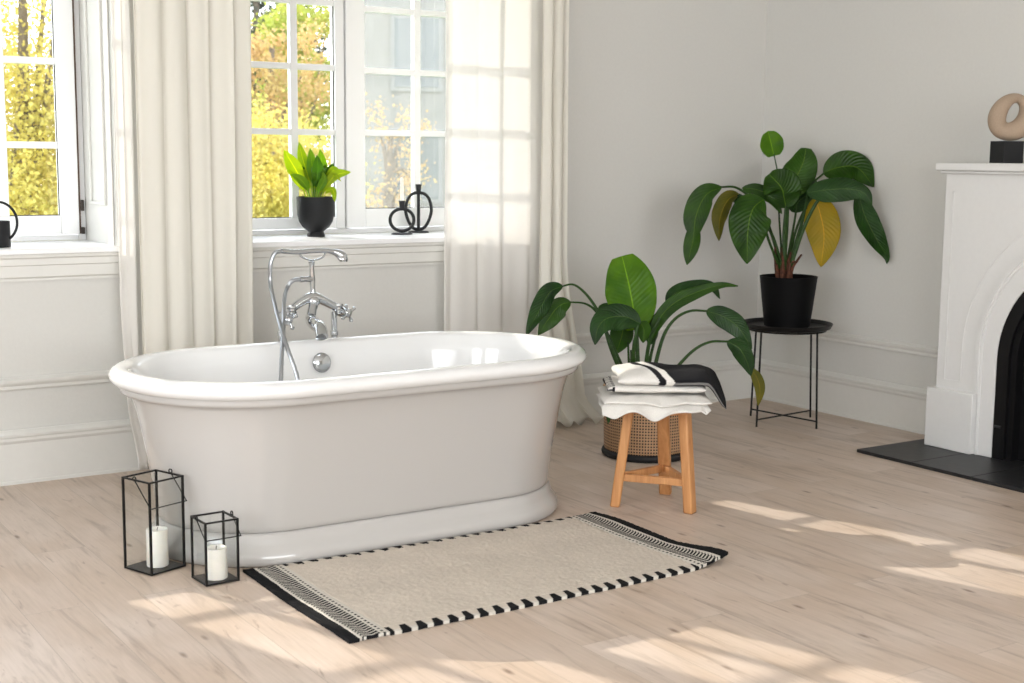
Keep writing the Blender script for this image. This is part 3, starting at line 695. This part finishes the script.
ring = [TB+Vector((.205*cos(2*pi*k/48), .205*sin(2*pi*k/48), TZ-.012)) for k in range(48)]
MB().tube(ring, .0045, 8, closed=True).build('ring', BLACKM, table)

pb = empty('potted_plant', (TB.x, TB.y, TZ+.002), 'tall plant with one yellow leaf in a black pot on the round side table', 'potted plant')
zt0 = at(789, 276, y=TB.y).z
pt = MB().lathe([(0, TZ+.002), (.112, TZ+.002), (.120, TZ+.008), (.150, zt0-.01), (.152, zt0), (.147, zt0+.001), (.143, zt0-.012), (.140, zt0-.04), (0, zt0-.04)], (TB.x, TB.y, 0), 48); pt.build('pot', BLACKP, pb)
MB().lathe([(0, zt0-.028), (.139, zt0-.034)], (TB.x, TB.y, 0), 24).build('soil', SOIL, pb)
random.seed(5)
for k in range(26):
    a = random.uniform(0, 2*pi); sx = 784+random.uniform(-9, 9); 
    ex = sx+(sx-784)*.6+random.uniform(-4, 4); ey = random.uniform(247, 262)
    stem([(784+(sx-784)*.7, 282, random.uniform(-.03, .03)), (sx, 268, random.uniform(-.05, .04)), (ex, ey, random.uniform(-.06, .05))], .011, .005, SHEATH, pb, DB, 'dry_sheath')
ps = [([(783, 270, 0), (779, 215, .02), (778, 178, .03), (774, 154, .03)], .006, .003, LEAFD and STEM),
 ([(782, 268, -.02), (772, 235, -.02), (755, 203, -.06), (737, 188, -.1), (720, 187, -.14)], .010, .005, STEM),
 ([(781, 268, -.02), (768, 225, 0), (752, 200, 0), (737, 195, 0)], .007, .004, STEM),
 ([(780, 268, -.03), (767, 235, -.10), (764, 210, -.12), (762, 200, -.12)], .008, .005, STEM),
 ([(785, 270, -.02), (784, 235, -.04), (786, 206, -.06)], .011, .007, STEM),
 ([(784, 268, 0), (787, 225, .02), (788, 196, .03)], .011, .007, STEM),
 ([(788, 268, 0), (802, 222, 0), (810, 188, .02), (824, 173, .05)], .010, .005, STEM),
 ([(790, 268, -.02), (803, 230, -.06), (815, 205, -.08), (824, 195, -.10), (836, 186, -.12)], .011, .007, STEM),
 ([(787, 268, .02), (796, 230, .05), (808, 203, .06), (815, 197, .06)], .008, .005, STEM),
 ([(783, 268, -.03), (774, 240, -.05), (765, 215, -.02), (752, 193, .02)], .007, .004, STEM),
 ([(786, 268, .01), (793, 230, .04), (797, 205, .06)], .008, .005, STEM)]
for p_, a, b, m_ in ps: stem(p_, a, b, m_, pb, DB)
leaf([(774, 156, .03), (772, 147, .03), (768, 131, .04)], 24, .2, LEAFB, pb, DB, shape=lambda s: (sin(pi*(s*.9+.08)))**.5 if s < 1 else 0)
leaf([(787, 198, .03), (795, 180, .04), (803, 163, .05), (806, 148, .06)], 34, .15, LEAF, pb, DB, shape=lambda s: sin(pi*min(1, s*.9+.05))**.65)
leaf([(786, 208, -.06), (784, 197, -.09), (781, 187, -.12), (769, 174, -.15)], 38, .1, LEAF, pb, DB, shape=lambda s: sin(pi*min(1, s*.93+.04))**.6)
leaf([(823, 173, .05), (840, 167, .05), (858, 168, .03), (874, 187, .0)], 34, -.35, LEAFB if 0 else LEAF, pb, DB, cup=.1)
leaf([(806, 193, -.10), (826, 190, -.13), (848, 189, -.16), (864, 193, -.18), (872, 205, -.19)], 27, .3, LEAFD, pb, DB, cup=.15)
leaf([(858, 192, -.12), (865, 216, -.12), (876, 238, -.12), (886, 256, -.10), (887, 264, -.10)], 24, -.2, LEAFD, pb, DB, cup=.2)
leaf([(814, 196, .06), (820, 213, .07), (824, 236, .07), (821, 267, .05)], 38, .1, LEAFY, pb, DB, cup=.1)
leaf([(764, 199, -.12), (753, 209, -.17), (748, 230, -.19), (747, 264, -.17)], 44, -.1, LEAF, pb, DB, cup=.15)
leaf([(722, 187, -.14), (706, 195, -.17), (696, 216, -.18), (693, 240, -.17), (687, 265, -.16)], 27, .25, LEAF, pb, DB, cup=.2, shape=lambda s: (.95*sin(pi*min(1, s*1.35))**.7 if s < .62 else .62*sin(pi*(s-.62+.12)/.5)**.8) if s < .99 else 0)
leaf([(739, 194, .0), (728, 200, -.02), (720, 218, -.03), (719, 241, -.02)], 20, .45, LEAFO, pb, DB, cup=.25)
leaf([(742, 188, .05), (758, 190, .03), (772, 198, .0), (782, 214, -.02)], 15, .2, LEAF, pb, DB)
leaf([(792, 212, .06), (800, 200, .08), (812, 192, .10), (816, 180, .1)], 24, .1, LEAFD, pb, DB)
leaf([(745, 205, .05), (738, 199, .06), (728, 195, .07)], 12, .1, LEAFD, pb, DB)

# --- plant in the cane basket
BK = Vector((-1.556, -.924, 0)); DA = camdepth((BK.x, BK.y, .4)); BR = .200; BH = .335
pa = empty('potted_plant', (BK.x, BK.y, 0), 'big leafy plant in a round woven cane basket behind the stool', 'potted plant')
def canemat():
    m, nt, b = mat('cane_webbing'); L = nt.links.new
    tc = N(nt, 'ShaderNodeTexCoord'); s = N(nt, 'ShaderNodeSeparateXYZ'); L(tc.outputs['UV'], s.inputs[0])
    def tri(o, k):
        a = N(nt, 'ShaderNodeMath', operation='MULTIPLY'); L(o, a.inputs[0]); a.inputs[1].default_value = k
        f = N(nt, 'ShaderNodeMath', operation='FRACT'); L(a.outputs[0], f.inputs[0])
        g = N(nt, 'ShaderNodeMath', operation='SUBTRACT'); L(f.outputs[0], g.inputs[0]); g.inputs[1].default_value = .5
        h = N(nt, 'ShaderNodeMath', operation='ABSOLUTE'); L(g.outputs[0], h.inputs[0]); return h.outputs[0]
    x = tri(s.outputs[0], 96); y = tri(s.outputs[1], 24)
    hx = N(nt, 'ShaderNodeMath', operation='LESS_THAN'); L(x, hx.inputs[0]); hx.inputs[1].default_value = .27
    hy = N(nt, 'ShaderNodeMath', operation='LESS_THAN'); L(y, hy.inputs[0]); hy.inputs[1].default_value = .27
    m_ = N(nt, 'ShaderNodeMath', operation='MULTIPLY'); L(hx.outputs[0], m_.inputs[0]); L(hy.outputs[0], m_.inputs[1])
    n = N(nt, 'ShaderNodeTexNoise', Scale=30.0); L(tc.outputs['Object'], n.inputs['Vector'])
    r = N(nt, 'ShaderNodeValToRGB'); L(n.outputs['Fac'], r.inputs[0]); r.color_ramp.elements[0].color = (.36, .20, .10, 1); r.color_ramp.elements[1].color = (.56, .35, .20, 1)
    mi = N(nt, 'ShaderNodeMix', data_type='RGBA'); L(m_.outputs[0], mi.inputs[0]); L(r.outputs[0], mi.inputs[6]); mi.inputs[7].default_value = (.03, .018, .012, 1)
    L(mi.outputs[2], b.inputs['Base Color']); b.inputs['Roughness'].default_value = .55
    bp = N(nt, 'ShaderNodeBump', Strength=.8, Distance=.003); bp.invert = True; L(m_.outputs[0], bp.inputs['Height']); L(bp.outputs[0], b.inputs['Normal'])
    return m
CANE = canemat()
bm_ = MB(); seg = 96; prof = [(BR-.006, .026), (BR-.002, .05), (BR, .12), (BR+.001, .22), (BR, BH-.012)]
vs = []; uv = []
for r, z in prof:
    for k in range(seg+1): vs.append((BK.x+r*cos(2*pi*k/seg), BK.y+r*sin(2*pi*k/seg), z)); uv.append((k/seg, z/BH))
bm_.add(vs, [(i*(seg+1)+k, i*(seg+1)+k+1, (i+1)*(seg+1)+k+1, (i+1)*(seg+1)+k) for i in range(len(prof)-1) for k in range(seg)]); bm_.uv = uv
basket = bm_.build('basket', CANE, pa, angle=0, thick=.005)
MB().tube([(BK.x+(BR-.006)*cos(2*pi*k/72), BK.y+(BR-.006)*sin(2*pi*k/72), .018) for k in range(72)], .018, 12, closed=True).build('black_base_ring', BLACKC, basket)
MB().tube([(BK.x+BR*cos(2*pi*k/72), BK.y+BR*sin(2*pi*k/72), BH-.008) for k in range(72)], .009, 10, closed=True).build('rim', simple('cane_rim', (.50, .31, .17), .5, var=.2), basket)
MB().lathe([(0, BH-.04), (BR-.012, BH-.045)], (BK.x, BK.y, 0), 32).build('soil', SOIL, pa)
R0 = 392
psA = [([(632, R0, -.05), (618, 365, -.06), (610, 345, -.08), (604, 326, -.08), (596, 308, -.06), (585, 293, -.05), (573, 284.5, -.05), (560, 287, -.05)], .012, .004),
 ([(634, R0, 0), (620, 362, -.02), (608, 335, -.02), (598, 314, 0), (586, 304, 0), (569, 302, 0)], .010, .004),
 ([(640, R0, 0), (638, 365, .02), (637, 340, .03), (635, 322, .03)], .012, .008),
 ([(638, R0, -.1), (634, 365, -.12), (634, 345, -.15), (638, 325, -.16)], .011, .007),
 ([(644, R0, 0), (646, 365, 0), (650, 340, -.02), (660, 318, -.03)], .012, .007),
 ([(650, R0, .0), (656, 362, 0), (664, 335, 0), (675, 319, 0), (690, 311, 0), (708, 311, 0)], .011, .005),
 ([(656, R0, -.05), (678, 366, -.06), (694, 350, -.06), (710, 342, -.06), (728, 341.5, -.06)], .009, .005),
 ([(646, R0, .05), (650, 360, .05), (656, 335, .06)], .010, .006),
 ([(630, R0, .05), (629, 365, .05), (628, 342, .06)], .008, .005),
 ([(637, R0, .05), (632, 368, .07), (631, 350, .08)], .007, .005)]
for p_, a, b in psA: stem(p_, a, b, STEM, pa, DA)
leaf([(636, 330, .03), (634, 312, .03), (629, 285, .05), (622, 256, .09)], 52, .12, LEAFB, pa, DA, cup=.12, shape=lambda s: sin(pi*min(1, s*.86+.06))**.62)
leaf([(641, 324, -.16), (626, 317, -.19), (608, 318, -.22), (598, 328, -.24), (595, 345, -.25)], 29, -.25, LEAFD, pa, DA, cup=.15)
leaf([(640, 322, -.15), (644, 330, -.13), (643, 343, -.12)], 16, .2, LEAF, pa, DA)
leaf([(563, 286, -.05), (550, 292, -.08), (540, 309, -.1), (533, 322, -.11), (526, 336, -.11)], 21, .35, LEAFD, pa, DA, cup=.2)
leaf([(571, 302, 0), (559, 306, -.01), (548, 320, -.02), (538, 335, -.02)], 24, -.35, LEAF, pa, DA, cup=.2)
leaf([(598, 308, .08), (610, 310, .1), (626, 312, .12)], 15, .1, LEAFD, pa, DA)
leaf([(624, 320, .05), (622, 335, .06), (616, 354, .06)], 26, .2, LEAF, pa, DA)
leaf([(648, 344, .02), (660, 318, .0), (676, 302, -.02), (700, 291, -.04), (722, 285, -.05), (738, 286, -.06)], 19, .15, LEAF, pa, DA, cup=.15, shape=lambda s: sin(pi*min(1, s*.96+.02))**.8*(1-.45*s))
leaf([(668, 307, .05), (674, 294, .06), (696, 287, .07), (712, 287, .06), (720, 299, .05)], 17, -.1, LEAFD, pa, DA)
leaf([(650, 345, .06), (653, 325, .07), (657, 312, .08)], 14, .2, LEAFD, pa, DA)
leaf([(706, 311, 0), (722, 316, 0), (738, 327, -.02), (752, 349, -.02)], 24, .2, LEAFD, pa, DA, cup=.15)
leaf([(727, 341.5, -.06), (739, 348, -.07), (747, 362, -.08), (751, 376, -.08)], 20, -.1, LEAFD, pa, DA, cup=.15)
leaf([(750, 368, -.08), (757, 378, -.08), (760, 390, -.08), (758, 406, -.08)], 12, .1, LEAFO, pa, DA, cup=.1)
leaf([(634, 388, -.20), (618, 396, -.26), (611, 405, -.27), (608, 424, -.27)], 14, .1, LEAFD, pa, DA)

# --- small plant on the window sill
PC = at(316, 236.5, z=1.0); PC = Vector((PC.x, PC.y, 1.001)); DC = camdepth((PC.x, PC.y, 1.1))
s1 = DC/F_PX
pc = empty('potted_plant', PC, 'small lime green leafy plant in a round black pot on the window sill', 'potted plant')
hp = 39.5*s1; rp = 19.2*s1
pf = [(0, 0), (.46*rp, 0), (.46*rp, .05*hp), (.40*rp, .12*hp), (.46*rp, .15*hp), (.70*rp, .24*hp), (.88*rp, .38*hp), (.96*rp, .55*hp), (rp*.98, .75*hp), (rp, hp), (rp*.95, hp), (rp*.92, .86*hp), (0, .86*hp)]
MB().lathe(pf, PC, 48).build('pot', BLACKC, pc, angle=50)
MB().lathe([(0, .90*hp), (rp*.92, .88*hp)], PC, 24).build('soil', SOIL, pc)
random.seed(3)
LEAFG = leafmat('leaf_fresh', (.17, .34, .015), (.28, .42, .02), .55)
LC = [([(309, 201, -.01), (306, 190, -.02), (297, 172, -.04), (284, 150, -.05)], 15, LEAFL), ([(308, 202, -.02), (302, 187, -.04), (293, 175, -.06), (287, 171, -.06)], 8, LEAFL),
 ([(312, 202, .02), (309, 180, .03), (303, 160, .05), (299, 142, .06)], 11, LEAFL), ([(313, 202, .0), (313, 180, .0), (312, 165, .02), (310, 148, .03)], 11, LEAFG),
 ([(317, 202, .02), (320, 185, .03), (322, 168, .04), (320, 149, .04)], 11, LEAFG), ([(318, 202, 0), (323, 188, .0), (329, 174, .01), (333, 163, .02)], 11, LEAFB),
 ([(320, 202, -.02), (326, 187, -.05), (336, 175, -.06), (351, 172, -.07)], 10, LEAFL), ([(321, 202, -.01), (327, 192, -.04), (333, 190, -.05), (335, 202, -.06)], 6, LEAFL),
 ([(314, 202, -.03), (316, 186, -.04), (318, 170, -.06), (317, 155, -.06)], 12, LEAFB), ([(315, 202, -.05), (319, 190, -.07), (324, 180, -.08), (323, 172, -.08)], 8, LEAFG),
 ([(311, 202, -.03), (308, 190, -.05), (301, 180, -.07), (291, 174, -.07)], 9, LEAFG), ([(306, 201, .02), (303, 185, .04), (296, 166, .05), (290, 158, .05)], 9, LEAFG),
 ([(313, 202, .05), (307, 175, .07), (306, 158, .08)], 10, LEAFG)]
for p_, w_, m_ in LC: leaf(p_, w_*1.0, random.uniform(-.3, .3), m_, pc, DC, shape=lambda s: max(.1*(1-s), sin(pi*max(0, min(1, (s-.32)/.68))**.9)**.8))
for k in range(12):
    a_ = random.uniform(-1, 1); h_ = random.uniform(.6, 1)
    leaf([(314+a_*4, 202, random.uniform(-.04, .04)), (314+a_*10, 190, random.uniform(-.05, .05)), (315+a_*19, 190-h_*20, random.uniform(-.07, .07)), (315+a_*26, 186-h_*26+abs(a_)*14, random.uniform(-.09, .09))], random.uniform(6, 9), random.uniform(-.6, .6), random.choice([LEAFL, LEAFL, LEAFG, LEAFB]), pc, DC, shape=lambda s: max(.1*(1-s), sin(pi*max(0, min(1, (s-.25)/.75))**.9)**.8))
for k in range(8): x = 305+k*2.3; stem([(x*.4+314*.6, 203, 0), (x, 195, -.02), (x+(x-313)*.3, 188, -.02)], .0022, .0016, STEML, pc, DC)

# ------------------------------------------------------------------ candle holders on the sills
def holder(c, rx, rz, zc, post, cup_z, label, basr):
    root = empty('candle_holder', c, label, 'candle holder'); C = Vector(c)
    hd = Vector((.8387, -.5446, 0))
    hd = (hd + Vector((.25, .1, 0))).normalized()
    MB().lathe([(0, 0), (basr, 0), (basr, .004), (basr*.85, .007), (0, .008)], C, 32).build('base', BLACKC, root)
    lp = []
    for k in range(40):
        a = 2*pi*k/40; q = .55 if post else .0
        x = rx*(abs(cos(a))**(.72 if post else .95))*(1 if cos(a) > 0 else -1)*(1-.22*(sin(a) < 0)*abs(sin(a))*(1 if post else 0)); z = zc+rz*sin(a)
        lp.append(C+hd*x+Vector((0, 0, z)))
    MB().tube(lp, .0083, 14, closed=True).build('ring', BLACKC, root)
    if post: MB().tube([C+Vector((0, 0, .006)), C+Vector((0, 0, cup_z))], .0085, 12).build('stem', BLACKC, root)
    MB().lathe([(0, -.004), (.012, -.004), (.013, .006), (.017, .034), (.0145, .034), (.0125, .022), (0, .022)], C+Vector((0, 0, cup_z)), 20).build('cup', BLACKC, root)
    return root
c1 = at(402, 232.5, z=1.0); c1 = Vector((c1.x, .27, 1.001)); s2 = camdepth((c1.x, c1.y, 1.05))/F_PX
c1 = at(402, 0, y=.24); c1 = Vector((at(402, 232, y=.24).x, .24, 1.001))
holder(c1, 11.8*s2, 10.8*s2, 14.2*s2, False, 26.5*s2, 'small black ring shaped candle holder on the window sill, left of the taller one', 10.5*s2)
tp = empty('taper_candle', c1+Vector((0, 0, 26.5*s2+.023)), 'short white taper candle in the small ring candle holder', 'candle')
MB().lathe([(0, 0), (.0095, 0), (.0090, .12), (.006, .128), (0, .13)], c1+Vector((0, 0, 26.5*s2+.0235)), 16).build('wax', WAX, tp)
MB().tube([c1+Vector((0, 0, 26.5*s2+.150)), c1+Vector((0, 0, 26.5*s2+.164))], .001, 6).build('wick', WICK, tp)
c2 = Vector((at(418.5, 230, y=.36).x, .36, 1.001))
holder(c2, 13.2*s2, 18.5*s2, 21.5*s2, True, 42*s2, 'taller black candle holder with an oval ring and centre post on the window sill', 10.5*s2)
# black holder with ring handle at the left edge
c3 = Vector((at(-2, 243, y=.10).x, .10, 1.001)); s3 = camdepth((c3.x, c3.y, 1.05))/F_PX
h3 = empty('candle_holder', c3, 'black cylindrical candle holder with a large ring handle on the left window sill', 'candle holder')
MB().lathe([(0, 0), (12*s3, 0), (12.2*s3, .003), (12*s3, 26*s3), (11*s3, 26*s3), (10.6*s3, 8*s3), (0, 8*s3)], c3, 40).build('cup', BLACKC, h3, angle=50)
cx_ = c3+Vector((.8387, -.5446, 0))*1*s3
rr = [cx_ + Vector((.8387, -.5446, 0))*(19*s3*sin(a)) + Vector((0, 0, 26*s3+20*s3*cos(a)-1*s3)) for a in [lerp(-.6, 2.75, k/30) for k in range(31)]]
MB().tube(rr, .0055, 10).build('ring_handle', BLACKC, h3)

# ------------------------------------------------------------------ fireplace
FX, FY0, FYC = -.252, -1.535, -2.368; FY1 = 2*FYC-FY0; ZA = .485; RI = .494
fp = empty('fireplace', (0, FYC, 0), 'white arched fireplace surround with a mantel shelf against the right wall', 'fireplace')
def archpts(r, za, n=28, z0=.016): return [(FYC-r, z0)] + [(FYC-r*cos(pi*k/n), za+r*sin(pi*k/n)) for k in range(n+1)] + [(FYC+r, z0)]
zf = .0165
outer = [(FY0, zf), (FY0, 1.34), (FY1, 1.34), (FY1, zf)] + archpts(RI, ZA, z0=zf)
MB().prism(outer, (FX, -.002), ax=(1, 2, 0)).build('surround', MARBLE, fp, angle=30, bevel=.003)
# plinth blocks
for a, b in ((FY0+.028, FY0-.245), (FY1-.028, FY1+.245)): MB().box2((FX-.032, a, zf), (-.002 if a > FY0 else -.002, b, .305)).build('plinth_block', MARBLE, fp, bevel=.004)
# mantel shelf
mp_ = MB().box2((FX-.055, FY0+.022, 1.352), (-.002, FY1-.022, 1.388)); mp_.box2((FX-.03, FY0+.012, 1.338), (-.002, FY1-.012, 1.352)); mp_.build('mantel_shelf', MARBLE, fp, bevel=.004)
def archband(r0, r1, za, x0, x1, zb, name, m_):
    n = 40; o = archpts(r1, za, n, zb); i_ = archpts(r0, za, n, zb); poly = o+i_[::-1]
    return MB().prism(poly, (x0, x1), ax=(1, 2, 0)).build(name, m_, fp, angle=30)
archband(.583, .603, .5, FX-.012, FX+.01, .3055, 'arch_moulding', MARBLE)
archband(.570, .583, .5, FX-.005, FX+.01, .0165, 'arch_moulding', MARBLE)
archband(.687, .693, .5, FX-.003, FX+.01, .352, 'arch_moulding', MARBLE)
# recessed pilaster panels and the frieze panel outline
pn = MB()
y0 = FY0-.045; y1 = 2*FYC-y0
pn.box2((FX-.003, y0, .352), (FX+.003, y0-.006, 1.258)); pn.box2((FX-.003, y1, .352), (FX+.003, y1+.006, 1.258))
pn.box2((FX-.003, y0, 1.252), (FX+.003, y1, 1.258)); pn.box2((FX-.003, y0, .346), (FX+.003, FYC+.693, .352)); pn.box2((FX-.003, y1, .346), (FX+.003, FYC-.693, .352))
pn.build('panel_moulding', MARBLE, fp)
# iron insert
archband(.43, RI-.001, ZA, FX+.006, -.09, .0165, 'iron_arch', IRON)
archband(.40, .43, ZA, FX+.026, -.05, .0165, 'iron_inner_arch', IRON)
archband(.35, .40, ZA-.01, -.18, -.05, .0165, 'iron_inner_arch', IRON)
MB().prism(archpts(.38, ZA, 28, .0165), (-.05, -.003), ax=(1, 2, 0)).build('firebox_back', IRON, fp)
MB().tube([(FX+.003, FYC+RI-.045, .17), (FX+.003, FYC+RI-.010, .17)], .006, 8).build('catch', simple('worn_iron', (.08, .08, .08), .4, metal=.8), fp)
hearth = empty('hearth', (-.33, -2.33, 0), 'low black slate hearth on the floor in front of the fireplace', 'hearth')
ty = -1.41
for k in range(6):
    a = ty-k*.335; MB().box2((-.65, a-.0015, .0), (-.038, a-.3335, .016)).build('tile', SLATE, hearth, bevel=.002)

# sculpture
sc = Vector((-.205, -1.865, 1.389))
sc = at(1006, 163, x=-.235); sc = Vector((-.235, sc.y, 1.3885))
scu = empty('sculpture', sc, 'beige clay ring sculpture on a black block standing on the mantel shelf', 'sculpture')
SB = 25*camdepth(sc)/F_PX
bs = .105
MB().box(sc+Vector((0, 0, .0505)), (bs, bs, .100), Matrix.Rotation(radians(-17), 3, 'Z')).build('base', BLACKC, scu, bevel=.002)
rg = []; rad = []; n = 64
D_ = camdepth(sc)
cs_ = sc+Vector((0, 0, .1)); 
for k in range(n):
    a = 2*pi*k/n
    x = 14.5*cos(a)*(1+.10*sin(a)*0); z = 26+16.5*sin(a)
    x += 3.5+2.5*sin(a)
    rg.append(cs_ + U*(x*D_/F_PX) + Vector((0, 0, z*D_/F_PX)) + V*.012*sin(2*a)); rad.append((7.8-2.2*sin(a)+1.0*cos(2*a+.6))*D_/F_PX)
MB().tube(rg, rad, 20, closed=True).build('ring', STONE, scu, angle=0)

# ------------------------------------------------------------------ outside
GRASS = simple('lawn', (.10, .16, .03), .95, var=.4, bscale=2)
tag(MB().box2((-60, .8, -1.2), (80, 90, -.9)).build('lawn', GRASS), kind='structure')
def foliage(c, n=1): 
    m, nt, b = mat('foliage'); L = nt.links.new; out = nt.nodes['Material Output']
    tc = N(nt, 'ShaderNodeTexCoord'); nn = N(nt, 'ShaderNodeTexNoise', Scale=1.6, Detail=6.0, Roughness=.8); L(tc.outputs['Object'], nn.inputs['Vector'])
    r = N(nt, 'ShaderNodeValToRGB'); L(nn.outputs['Fac'], r.inputs[0]); r.color_ramp.elements[0].position = .38; r.color_ramp.elements[1].position = .62
    r.color_ramp.elements[0].color = (*c[0], 1); r.color_ramp.elements[1].color = (*c[1], 1); L(r.outputs[0], b.inputs['Base Color']); b.inputs['Roughness'].default_value = .6
    t = N(nt, 'ShaderNodeBsdfTranslucent'); L(r.outputs[0], t.inputs[0]); ms = N(nt, 'ShaderNodeMixShader', Fac=.5); L(b.outputs[0], ms.inputs[1]); L(t.outputs[0], ms.inputs[2]); L(ms.outputs[0], out.inputs[0])
    return m
BARK = simple('bark', (.14, .11, .08), .95, bump=.5, bscale=12, var=.3)
def tree(x, y, zc, r, rz, cols, n, label, seed, leafsize=.10, clumps=40):
    rnd = random.Random(seed); root = empty('tree', (x, y, -.9), label, 'tree')
    vs = []; fs = []
    cl = []
    for _ in range(clumps):
        while 1:
            p = Vector([rnd.uniform(-1, 1) for _ in range(3)])
            if p.length < 1: break
        p = p*(.35+.65*p.length**.2) if p.length > 0 else p
        cl.append(Vector((x+p.x*r, y+p.y*r, zc+p.z*rz)))
    for _ in range(n):
        c = rnd.choice(cl); q = Vector([rnd.gauss(0, 1) for _ in range(3)])*(r*.16); p = c+q
        if p.z < -.8: continue
        a = Vector([rnd.gauss(0, 1) for _ in range(3)]).normalized(); b_ = a.cross(Vector([rnd.gauss(0, 1) for _ in range(3)])).normalized(); s = leafsize*rnd.uniform(.6, 1.3)
        o = len(vs); vs += [p-a*s*.6, p+b_*s*.35, p+a*s*.6, p-b_*s*.35]; fs.append((o, o+1, o+2, o+3))
    mb = MB(); mb.add(vs, fs); mb.uv = [(0, 0)]*len(vs); mb.build('foliage', foliage(cols), root, angle=0)
    t = MB().tube(cr([(x, y, -.92), (x+.05, y, 0), (x-.05, y, zc*.6), (x, y, zc+rz*.5)], 4), [.16, .15, .15, .14, .14, .13, .12, .12, .11, .10, .08, .06, .05][:13], 10)
    for k in range(7):
        b_ = rnd.choice(cl); z0 = lerp(.2, zc+rz*.3, k/7); t.tube([(x, y, z0), lerp(Vector((x, y, z0)), b_, .5)+Vector((0, 0, .15)), b_], [.05, .035, .015], 6)
    t.build('trunk', BARK, root)
YEL = ((.66, .53, .12), (.52, .46, .12)); ORG = ((.50, .30, .12), (.52, .40, .15)); DRK = ((.03, .045, .03), (.06, .085, .055)); YGR = ((.30, .38, .05), (.50, .47, .09))
tree(-1.5, 10.8, 1.8, 1.9, 2.7, YEL, 60000, 'yellow autumn tree outside the left window', 1, .055, 110)
tree(3.7, 16.0, .7, 1.35, 1.35, YEL, 32000, 'golden yellow autumn bush in the lower panes of the right window', 2, .06, 90)
tree(6.75, 21.5, 2.6, 1.0, 2.3, YGR, 18000, 'yellow green tree right of the orange tree, in the right window', 3, .08, 60)
tree(10.6, 33.0, 4.4, 2.0, 3.6, DRK, 16000, 'dark green tree standing far behind the yellow and orange trees', 4, .17, 70)
tree(5.1, 19.0, 2.7, 1.0, 1.5, ORG, 4200, 'orange autumn tree on the left in the right window', 5, .08, 40)
tree(6.6, 17.0, 1.0, .8, 1.5, ORG, 1300, 'thin orange brown sapling in front of the pale house', 6, .07, 30)
PLASTER = simple('pale_plaster', (.185, .18, .17), .9, var=.08, bscale=3)
hs_ = empty('house', (10.1, 25.5, -.9), 'pale grey house added behind the right window panes in place of their pale reflection', 'house')  # added building, stands in for the pale reflection in the right sash
MB().box2((10.1, 25.5, -.92), (22, 30, 7.5)).build('wall', PLASTER, hs_)
MB().prism([(24.9, 7.5), (30.6, 7.5), (27.7, 9.8)], (9.8, 22.3), ax=(1, 2, 0)).build('roof', simple('roof_tile', (.20, .14, .11), .9), hs_)
WF = simple('outdoor_window_frame', (.20, .20, .195), .7); DPANE = simple('dim_pane', (.10, .115, .12), .1)
for k in range(3):
    for z in (.2, 3.0):
        f_ = MB().box2((11.0+k*3, 25.45, z), (12.3+k*3, 25.52, z+1.9)).build('window', WF, hs_)
        MB().box2((11.1+k*3, 25.43, z+.1), (12.2+k*3, 25.46, z+1.8)).build('pane', DPANE, f_)
hs_.rotation_euler.z = radians(-28)

# ------------------------------------------------------------------ light
sun = bpy.data.lights.new('sun', 'SUN'); so = bpy.data.objects.new('sun', sun); col.objects.link(so)
EL = radians(28.6); sd = Vector((.30*cos(EL)/.9996, -.954*cos(EL), -sin(EL)))
so.rotation_euler = sd.to_track_quat('-Z', 'Y').to_euler(); sun.energy = 4.6; sun.angle = radians(.5); sun.color = (1, .93, .82)
def area(name, loc, size, size_y, d, e, c=(1, 1, 1)):
    l = bpy.data.lights.new(name, 'AREA'); l.shape = 'RECTANGLE'; l.size = size; l.size_y = size_y; l.energy = e; l.color = c
    o = bpy.data.objects.new(name, l); col.objects.link(o); o.location = loc; o.rotation_euler = Vector(d).to_track_quat('-Z', 'Z').to_euler(); return o
# fill lamps added in made-up openings of the unseen left and front walls
area('left_window_daylight', (XL+.02, -5.65, 1.75), 1.5, 1.7, (1, 0, 0), 60, (.93, .97, 1))
area('left_window_daylight', (XL+.02, -3.15, 1.75), 1.5, 1.7, (1, 0, 0), 50, (.93, .97, 1))
area('front_window_daylight', (-4.2, YF+.02, 1.75), 4.4, 1.9, (0, 1, 0), 84, (1, .98, .95))
# daylight entering the two visible windows
wd = bpy.data.worlds.new('world'); scene.world = wd; wd.use_nodes = True; nt = wd.node_tree
bg = nt.nodes['Background']; bg.inputs[1].default_value = 5.2
tc = nt.nodes.new('ShaderNodeTexCoord'); sx = nt.nodes.new('ShaderNodeSeparateXYZ'); nt.links.new(tc.outputs['Generated'], sx.inputs[0])
r = nt.nodes.new('ShaderNodeValToRGB'); nt.links.new(sx.outputs[2], r.inputs[0]); r.color_ramp.elements[0].color = (.95, .97, 1, 1); r.color_ramp.elements[1].color = (.75, .86, 1, 1)
nt.links.new(r.outputs[0], bg.inputs[0])
vs_ = scene.view_settings; vs_.view_transform = 'Standard'; vs_.look = 'None'; vs_.gamma = 1; vs_.use_curve_mapping = False; vs_.exposure = 0.0
